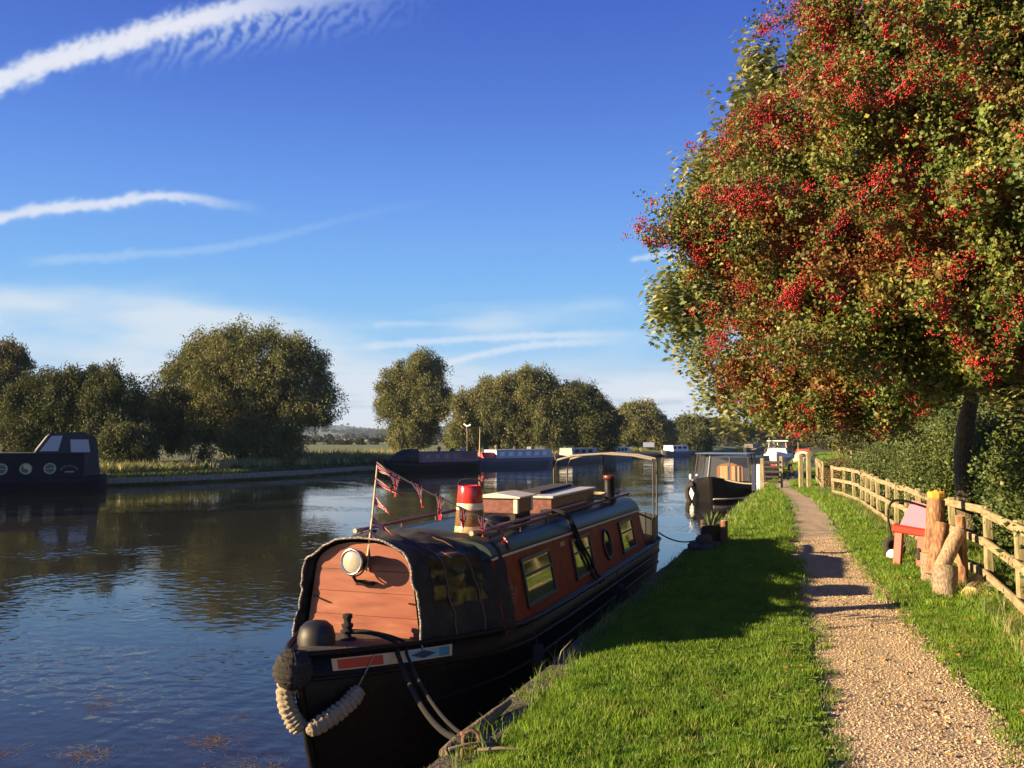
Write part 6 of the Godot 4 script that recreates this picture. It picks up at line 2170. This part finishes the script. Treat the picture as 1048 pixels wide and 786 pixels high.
# the boat with the clear canopy, bow towards us
func canopy_boat() -> void:
	var t := thing("canopy_boat", "black-hulled boat with a clear framed canopy and arched wooden doors, moored past the posts", "boat")
	heading(t, Vector3(-4.05, 0, -44.4), Vector2(-0.06, 0.998))
	simple_hull(t, 12.0, 1.45, 0.70, M.black, 0.20, 0.42)
	var st := mb()
	var rub := []
	for i in 20:
		var u := i / 19.0
		var w := 1.45 * (minf(1.0, sqrt(maxf(0.002, u / 0.5))))
		rub.append(Vector3(w * 0.93 + 0.02, 0.16, 5.75 - u * 4.2))
	tube(st, rub, 0.035, 6)
	build(st, "waterline_rail", M.cream, t)
	st = mb()
	for q in [[0.0, 0.62], [-0.14, 0.34], [0.0, 0.06], [0.14, 0.34]]:
		pass
	quad(st, Vector3(-0.93, 0.62, 5.44), Vector3(-1.05, 0.36, 5.22), Vector3(-0.93, 0.06, 5.24), Vector3(-0.80, 0.36, 5.42))
	build(st, "white_diamond", M.white, t)
	var cab := slab(t, "cabin", mat(lin(0.05, 0.055, 0.06), 0.5), Vector3(0, 1.25, -2.4), Vector3(2.5, 1.1, 6.2), 0.1)
	# doors at the front of the cabin, seen through the canopy
	st = mb()
	var arch := []
	for k in 13:
		var a := PI * k / 12.0
		arch.append(Vector3(-cos(a) * 0.62, 1.30 + sin(a) * 0.25, 0.73))
	for k in 12:
		tri(st, Vector3(0, 1.0, 0.73), arch[k + 1], arch[k])
	quad(st, Vector3(-0.62, 0.7, 0.73), Vector3(-0.62, 1.30, 0.73), Vector3(0.62, 1.30, 0.73), Vector3(0.62, 0.7, 0.73))
	tri(st, Vector3(0, 1.0, 0.732), Vector3(-0.62, 1.3, 0.732), Vector3(0.62, 1.3, 0.732))
	build(st, "door_frame", M.orange_wood, t)
	for x in [-0.27, 0.27]:
		st = mb()
		box(st, Vector3(x, 1.05, 0.77), Vector3(0.36, 0.72, 0.04))
		build(st, "door", M.cut, t)
	# canopy: posts, glazed sides, flat top
	var zf := 3.1
	var zb := 0.9
	var top := 2.0
	var cn := Node3D.new()
	cn.name = "canopy"
	t.add_child(cn)
	for s in [[-1.24, zf, -1.12, zf - 0.35], [-0.62, zf + 0.15, -0.55, zf - 0.3], [0.35, zf + 0.15, 0.32, zf - 0.3], [1.24, zf, 1.12, zf - 0.35], [-1.28, zb, -1.16, zb], [1.28, zb, 1.16, zb], [1.27, 2.0, 1.15, 1.9], [-1.27, 2.0, -1.15, 1.9]]:
		st = mb()
		beam(st, Vector3(s[0], 0.78, s[1]), Vector3(s[2], top, s[3]), 0.05, 0.05)
		build(st, "post", M.dark_wood if absf(s[0]) > 0.7 else M.metal, cn)
	st = mb()
	box(st, Vector3(0, top + 0.03, (zf + zb) * 0.5 - 0.15), Vector3(2.36, 0.05, zf - zb + 0.2), Basis.IDENTITY, 0.01)
	build(st, "roof", mat(lin(0.10, 0.14, 0.15), 0.35), cn)
	var gl := mat(lin(0.10, 0.12, 0.13, 0.22), 0.06)
	gl.transparency = BaseMaterial3D.TRANSPARENCY_ALPHA
	for q in [[Vector3(-1.22, 0.82, zf), Vector3(-0.64, 0.82, zf + 0.14), Vector3(-0.57, top, zf - 0.3), Vector3(-1.12, top, zf - 0.36)], [Vector3(-0.60, 0.82, zf + 0.15), Vector3(0.33, 0.82, zf + 0.15), Vector3(0.30, top, zf - 0.3), Vector3(-0.53, top, zf - 0.3)], [Vector3(0.37, 0.82, zf + 0.14), Vector3(1.22, 0.82, zf), Vector3(1.12, top, zf - 0.36), Vector3(0.34, top, zf - 0.3)], [Vector3(1.25, 0.82, zf - 0.05), Vector3(1.29, 0.82, zb), Vector3(1.17, top, zb), Vector3(1.14, top, zf - 0.38)], [Vector3(-1.25, 0.82, zf - 0.05), Vector3(-1.29, 0.82, zb), Vector3(-1.17, top, zb), Vector3(-1.14, top, zf - 0.38)]]:
		st = mb()
		quad(st, q[0], q[1], q[2], q[3])
		build(st, "pane", gl, cn)
	for x in [[-1.05, 0.5], [-0.8, 0.3]]:
		st = mb()
		lathe(st, [[0.02, 0.0], [0.06, 0.03], [0.07, 0.2], [0.03, 0.24], [0.01, 0.25]], 8)
		var f := build(st, "bottle_fender", M.white)
		f.position = t.position + Vector3(x[0] - 0.3, 0.92, 4.2 + x[1])
		tag(f, "small white fender on the canopy boat's bow, " + ("outer one" if x[0] < -1.0 else "inner one"), "fender", "white fenders on the canopy boat")
	st = mb()
	tube(st, sagging(t.position + Vector3(0.1, 1.02, 5.6), Vector3(-2.05, 0.9, -38.6), 0.12, 10), 0.035, 6)
	tag(build(st, "pale_rope", M.rope_pale), "pale mooring rope from the canopy boat's bow to the grass", "rope")
	st = mb()
	tube(st, sagging(t.position + Vector3(-1.3, 0.92, 4.7), t.position + Vector3(0.0, 1.05, 5.7), 0.22, 10), 0.03, 6)
	tag(build(st, "bow_rope", M.rope_pale), "loop of rope hanging round the canopy boat's bow", "rope")
	st = mb()
	tube(st, curve([t.position + Vector3(-1.15, 0.75, 5.2), t.position + Vector3(-1.42, 0.6, 5.1), t.position + Vector3(-1.42, 0.15, 5.0), t.position + Vector3(-1.3, -0.1, 5.0)], 4), 0.12, 8)
	tag(build(st, "tyre_fender", M.dim), "dark hanging fender on the outer bow of the canopy boat", "fender")

func cruisers() -> void:
	var white := mat(lin(0.70, 0.71, 0.72), 0.35)
	var t := thing("white_cruiser", "white cabin cruiser with dark windscreen beyond the gate", "boat", Vector3.ZERO, 0.0, "cruisers beyond the gate")
	heading(t, Vector3(-4.3, 0, -99.0), Vector2(0.0, 1.0))
	simple_hull(t, 8.5, 1.4, 1.0, white, 0.35, 0.35)
	slab(t, "cabin", white, Vector3(0, 1.3, 0.6), Vector3(2.2, 0.7, 3.4), 0.2)
	slab(t, "windscreen", mat(lin(0.03, 0.035, 0.04), 0.15), Vector3(0, 1.95, -0.6), Vector3(2.1, 0.8, 2.0), 0.12)
	slab(t, "roof", white, Vector3(0, 2.42, -0.6), Vector3(2.2, 0.12, 2.3), 0.05)
	var st := mb()
	for k in [-0.9, 0.0, 0.9]:
		beam(st, Vector3(k, 1.6, 0.42), Vector3(k * 0.92, 2.36, 0.36), 0.06, 0.06)
	build(st, "frame", white, t)
	st = mb()
	tube(st, curve([Vector3(-1.2, 1.1, 1.6), Vector3(-1.1, 1.65, 2.2), Vector3(0, 1.8, 4.0), Vector3(1.1, 1.65, 2.2), Vector3(1.2, 1.1, 1.6)], 4), 0.03, 5)
	build(st, "bow_rail", M.metal, t)
	st = mb()
	tube(st, [Vector3(-0.9, 2.4, -0.8), Vector3(-0.9, 3.2, -0.8)], 0.03, 5)
	build(st, "mast", white, t)
	# a dinghy under a red cover
	t = thing("covered_dinghy", "low boat under a red tarpaulin left of the white cruiser", "boat", Vector3.ZERO, 0.0, "cruisers beyond the gate")
	heading(t, Vector3(-3.3, 0, -61.0), Vector2(0.05, 1.0))
	simple_hull(t, 4.0, 0.7, 0.75, mat(lin(0.35, 0.33, 0.30), 0.5), 0.4, 0.25)
	slab(t, "tarpaulin", mat(lin(0.46, 0.06, 0.05), 0.7), Vector3(0, 0.95, -0.2), Vector3(1.35, 0.5, 2.8), 0.45)
	# a small cream cruiser with a round-topped cuddy
	t = thing("cream_cruiser", "small cream cruiser with a dark arched window and red hood", "boat", Vector3.ZERO, 0.0, "cruisers beyond the gate")
	heading(t, Vector3(-1.35, 0.5, -74.0), Vector2(0.05, 1.0))
	t.scale = Vector3.ONE * 0.62
	simple_hull(t, 6.0, 1.15, 0.9, M.cream, 0.35, 0.3)
	st = mb()
	var rows := []
	for z in [0.6, -1.8]:
		var one := PackedVector3Array()
		for k in 11:
			var a := PI * k / 10.0
			one.append(Vector3(-cos(a) * 0.95, 0.9 + pow(sin(a), 0.7) * 1.05, z))
		rows.append(one)
	loft(st, rows)
	build(st, "cuddy", M.cream, t)
	st = mb()
	rows = []
	for z in [0.62, 0.66]:
		var one := PackedVector3Array()
		for k in 9:
			var a := PI * k / 8.0
			one.append(Vector3(-cos(a) * 0.5, 1.2 + sin(a) * 0.45, z))
		rows.append(one)
	loft(st, rows)
	build(st, "window", M.dim, t)
	slab(t, "hood", mat(lin(0.40, 0.05, 0.05), 0.7), Vector3(0.1, 1.95, -2.2), Vector3(1.9, 0.5, 1.6), 0.3)
	st = mb()
	tube(st, [Vector3(-0.5, 1.9, -0.4), Vector3(-0.5, 3.1, -0.4)], 0.03, 5)
	build(st, "mast", M.cane, t)

# ---------------------------------------------------------------- things on the bank
func cut_log(called: String, label: String, a: Vector3, b: Vector3, r: float, group: String, bark: Material) -> void:
	var t := thing(called, label, "log", a, 0.0, group)
	var d := b - a
	var st := mb()
	var rings := []
	var nz := noise(2.4, 3, rng.randi() % 999)
	for i in 7:
		var p := d * (i / 6.0)
		var one := ring(p, d.normalized(), 1.0, 16, Vector3(0.2, 0.1, 0.97))
		for k in 16:
			var q: Vector3 = one[k] - p
			one[k] = p + q * r * (1.0 + 0.16 * nz.get_noise_3dv(q * 1.5 + d * (i / 6.0)) + 0.05 * nz.get_noise_3dv(q * 6.0)) * (1.06 if i == 0 else 1.0)
		rings.append(one)
	loft(st, rings, true, false)
	build(st, "bark", bark, t)
	for e in [0, 6]:
		st = mb()
		var c: Vector3 = d * (e / 6.0) + d.normalized() * (0.004 if e else -0.004)
		for k in 16:
			tri(st, c, rings[e][k], rings[e][(k + 1) % 16])
		build(st, "cut_face", M.cut, t)

func bankside() -> void:
	var g := "cut logs by the fence"
	var y := gh(1.35, -11.9)
	cut_log("tree_stump", "squat grey stump standing in front of the other logs by the fence", Vector3(1.36, y - 0.05, -11.85), Vector3(1.38, y + 0.36, -11.95), 0.14, g, M.grey_bark)
	cut_log("leaning_log", "pale pink log leaning from the stump towards the fence", Vector3(1.36, y + 0.30, -12.1), Vector3(1.62, y + 0.72, -12.5), 0.092, g, M.log_bark)
	cut_log("leaning_log", "log propped upright behind the leaning pink one", Vector3(1.32, y + 0.16, -12.6), Vector3(1.46, y + 0.80, -12.75), 0.09, g, M.red_bark)
	cut_log("tall_log", "tall thick log standing upright with a carved yellow top", Vector3(1.36, y + 0.38, -13.0), Vector3(1.44, y + 1.08, -13.1), 0.11, g, M.red_bark)
	cut_log("support_log", "short stout log carrying the tall log, hidden behind the stump", Vector3(1.36, y - 0.06, -13.05), Vector3(1.36, y + 0.38, -13.02), 0.14, g, M.grey_bark)
	cut_log("slim_log", "slim upright log with a pale split side next to the fence", Vector3(1.66, y - 0.02, -12.55), Vector3(1.64, y + 0.92, -12.5), 0.06, g, M.red_bark)
	cut_log("fallen_log", "dark log lying end-on at the foot of the fence", Vector3(1.62, y + 0.06, -11.7), Vector3(1.80, y + 0.12, -12.4), 0.10, g, M.grey_bark)
	cut_log("fallen_log", "second dark log lying end-on, nearest the fence rail", Vector3(1.78, y + 0.05, -11.55), Vector3(1.86, y + 0.10, -12.1), 0.08, g, M.grey_bark)
	var st := mb()
	lathe(st, [[0.10, 0.0], [0.115, 0.03], [0.12, 0.08], [0.10, 0.10], [0.085, 0.075], [0.05, 0.085], [0.02, 0.12], [0.002, 0.125]], 9, Vector3.ZERO, Basis.IDENTITY, false)
	var cap := build(st, "carved_cap", M.yellow_wood)
	cap.position = Vector3(1.44, y + 1.085, -13.1)
	tag(cap, "yellow carved wooden crown sitting on the tall upright log", "carving")
	# the orange cart
	var at := Vector3(1.28, gh(1.28, -14.7), -14.7)
	var c := thing("garden_cart", "orange and pink upended cart with a black looped handle, beside the logs", "cart", at, -0.25)
	var orange := mat(lin(0.34, 0.028, 0.010), 0.5)
	for x in [-0.2, 0.12]:
		st = mb()
		beam(st, Vector3(x, 0.0, 0.16), Vector3(x + 0.02, 0.52, 0.02), 0.11, 0.09)
		build(st, "leg", orange, c)
	st = mb()
	box(st, Vector3(-0.03, 0.52, 0.0), Vector3(0.50, 0.12, 0.2), Basis(Vector3.FORWARD, 0.12), 0.02)
	build(st, "crossbar", orange, c)
	st = mb()
	box(st, Vector3(0.06, 0.72, -0.10), Vector3(0.36, 0.46, 0.03), Basis.from_euler(Vector3(-0.55, 0, -0.32)), 0.008)
	build(st, "panel", mat(lin(0.50, 0.19, 0.30), 0.6), c)
	st = mb()
	tube(st, curve([Vector3(-0.28, 0.42, 0.1), Vector3(-0.34, 0.70, 0.0), Vector3(-0.30, 0.92, -0.06), Vector3(-0.12, 0.95, -0.1), Vector3(0.18, 0.86, -0.14)], 5), 0.018, 8)
	build(st, "handle", M.black, c)
	for x in [[0.10, 0.14], [0.26, 0.10]]:
		st = mb()
		lathe(st, [[0.02, -0.03], [0.13, -0.03], [0.15, -0.02], [0.15, 0.02], [0.13, 0.03], [0.02, 0.03]], 18, Vector3(x[0], 0.16, -0.1 + x[1]), Basis(Vector3.FORWARD, PI / 2))
		build(st, "wheel", M.dim, c)
	st = mb()
	torus(st, Vector3.ZERO, Basis.from_euler(Vector3(PI / 2 - 0.25, 0.35, 0)), 0.125, 0.058, 24, 10)
	lathe(st, [[0.10, -0.012], [0.10, 0.012]], 18, Vector3.ZERO, Basis.from_euler(Vector3(PI / 2 - 0.25, 0.35, 0)), false)
	var ty := build(st, "spare_tyre", M.dim)
	ty.position = Vector3(1.08, gh(1.08, -15.6) + 0.17, -15.6)
	tag(ty, "black tyre leaning on the grass left of the orange cart", "tyre")
	var wb := thing("white_float", "white ball on a thin rod lying in front of the black tyre", "float", Vector3(1.03, gh(1.0, -15.3), -15.2))
	st = mb()
	lathe(st, [[0.002, -0.095], [0.055, -0.078], [0.09, -0.03], [0.095, 0.0], [0.09, 0.03], [0.055, 0.078], [0.002, 0.095]], 18, Vector3(0, 0.09, 0))
	build(st, "ball", M.white, wb)
	st = mb()
	tube(st, [Vector3(0.05, 0.13, 0.02), Vector3(0.30, 0.42, 0.25)], 0.008, 6)
	build(st, "rod", M.metal, wb)
	# posts and planter at the water's edge
	for p in [[-1.64, -16.3, 0.43, 0.062, "short brown timber post with a pale sawn top near the planter", true], [-2.08, -17.1, 0.40, 0.065, "dark timber post at the water's edge, nearer the planter", false], [-2.16, -17.6, 0.42, 0.06, "dark timber post at the water's edge, farther from the planter", false]]:
		var q := thing("mooring_post", p[4], "post", Vector3(p[0], gh(p[0], p[1]), p[1]), 0.0, "timber posts on the bank")
		st = mb()
		lathe(st, [[p[3], -0.2], [p[3], p[2] - 0.01], [p[3] * 0.94, p[2]]], 12)
		build(st, "shaft", M.brown_post if p[5] else M.dark_wood, q)
		st = mb()
		lathe(st, [[p[3] * 0.92, 0.0], [p[3] * 0.90, 0.004]], 12, Vector3(0, p[2] + 0.001, 0))
		build(st, "sawn_top", M.cut if p[5] else M.dark_wood, q)
	var pl := thing("planter_tub", "dark tub of spiky leaves on the bank edge beside the timber posts", "planter", Vector3(-1.88, gh(-1.88, -16.4), -16.4))
	st = mb()
	lathe(st, [[0.13, 0.0], [0.16, 0.05], [0.18, 0.36], [0.19, 0.38], [0.165, 0.38], [0.15, 0.33], [0.002, 0.33]], 16)
	build(st, "tub", M.dark_wood, pl)
	for k in 26:
		st = mb()
		var a := rr(0, TAU)
		var e := rr(0.25, 0.75)
		var d := Vector3(cos(a) * sin(e), cos(e), sin(a) * sin(e))
		var s := d.cross(Vector3.UP).normalized() * 0.011
		var p0 := Vector3(cos(a), 0, sin(a)) * 0.04 + Vector3(0, 0.33, 0)
		var p1 := p0 + d * 0.2
		var p2 := p0 + d * 0.36 + Vector3(0, -0.05, 0)
		quad(st, p0 - s, p1 - s, p1 + s, p0 + s)
		tri(st, p1 - s, p2, p1 + s)
		build(st, "leaf", M.spike, pl)
	var sk := thing("dark_stone_heap", "heap of dark stones in the shade below the planter", "stones", Vector3(-1.92, gh(-1.9, -15.8), -15.75))
	for k in 7:
		st = mb()
		var rings := []
		var nz := noise(3.0, 2, 400 + k)
		for j in 6:
			var a := PI * (j + 0.2) / 5.4 - PI / 2
			var one := PackedVector3Array()
			for i in 9:
				var d := Vector3(cos(TAU * i / 9) * cos(a), sin(a) * 0.7, sin(TAU * i / 9) * cos(a))
				one.append(d * 0.13 * (1.0 + 0.5 * nz.get_noise_3dv(d)))
			rings.append(one)
		loft(st, rings)
		var o := build(st, "stone", M.stone, sk)
		o.position = Vector3(rr(-0.2, 0.26), 0.06 + (0.12 if k > 4 else 0.0), rr(-0.3, 0.3))
	# picnic table beyond the gate
	var pt := thing("picnic_table", "dark wooden picnic table on the grass beyond the gate", "table", Vector3(-1.9, 0.85, -42.0), 0.25)
	for k in 5:
		st = mb()
		box(st, Vector3(0, 0.74, -0.3 + k * 0.15), Vector3(1.7, 0.04, 0.135))
		build(st, "top_board", M.dark_wood, pt)
	for s in [-1.0, 1.0]:
		st = mb()
		box(st, Vector3(0, 0.44, s * 0.66), Vector3(1.7, 0.04, 0.24))
		build(st, "bench_board", M.dark_wood, pt)
		for x in [-0.62, 0.62]:
			st = mb()
			beam(st, Vector3(x, -0.05, s * 0.62), Vector3(x, 0.72, s * 0.18), 0.05, 0.09, Vector3.RIGHT)
			build(st, "leg", M.dark_wood, pt)
	for x in [-0.62, 0.62]:
		st = mb()
		beam(st, Vector3(x + 0.05, 0.40, -0.72), Vector3(x + 0.05, 0.40, 0.72), 0.04, 0.08)
		build(st, "cross_brace", M.dark_wood, pt)

func _ready() -> void:
	rng.seed = 20240917
	set_up()
	make_materials()
	S.hawthorn = spray_hawthorn()
	S.hedge = spray_hedge()
	S.broad = spray_broad()
	S.willow = spray_willow()
	ground()
	canal_edge()
	far_trees()
	reeds()
	hawthorn()
	maple()
	hedge()
	fences()
	grass()
	gravel()
	water_weed()
	print("setting ", Time.get_ticks_msec())
	main_boat()
	roof_things()
	mooring()
	far_boats()
	bankside()
	print("done ", Time.get_ticks_msec())
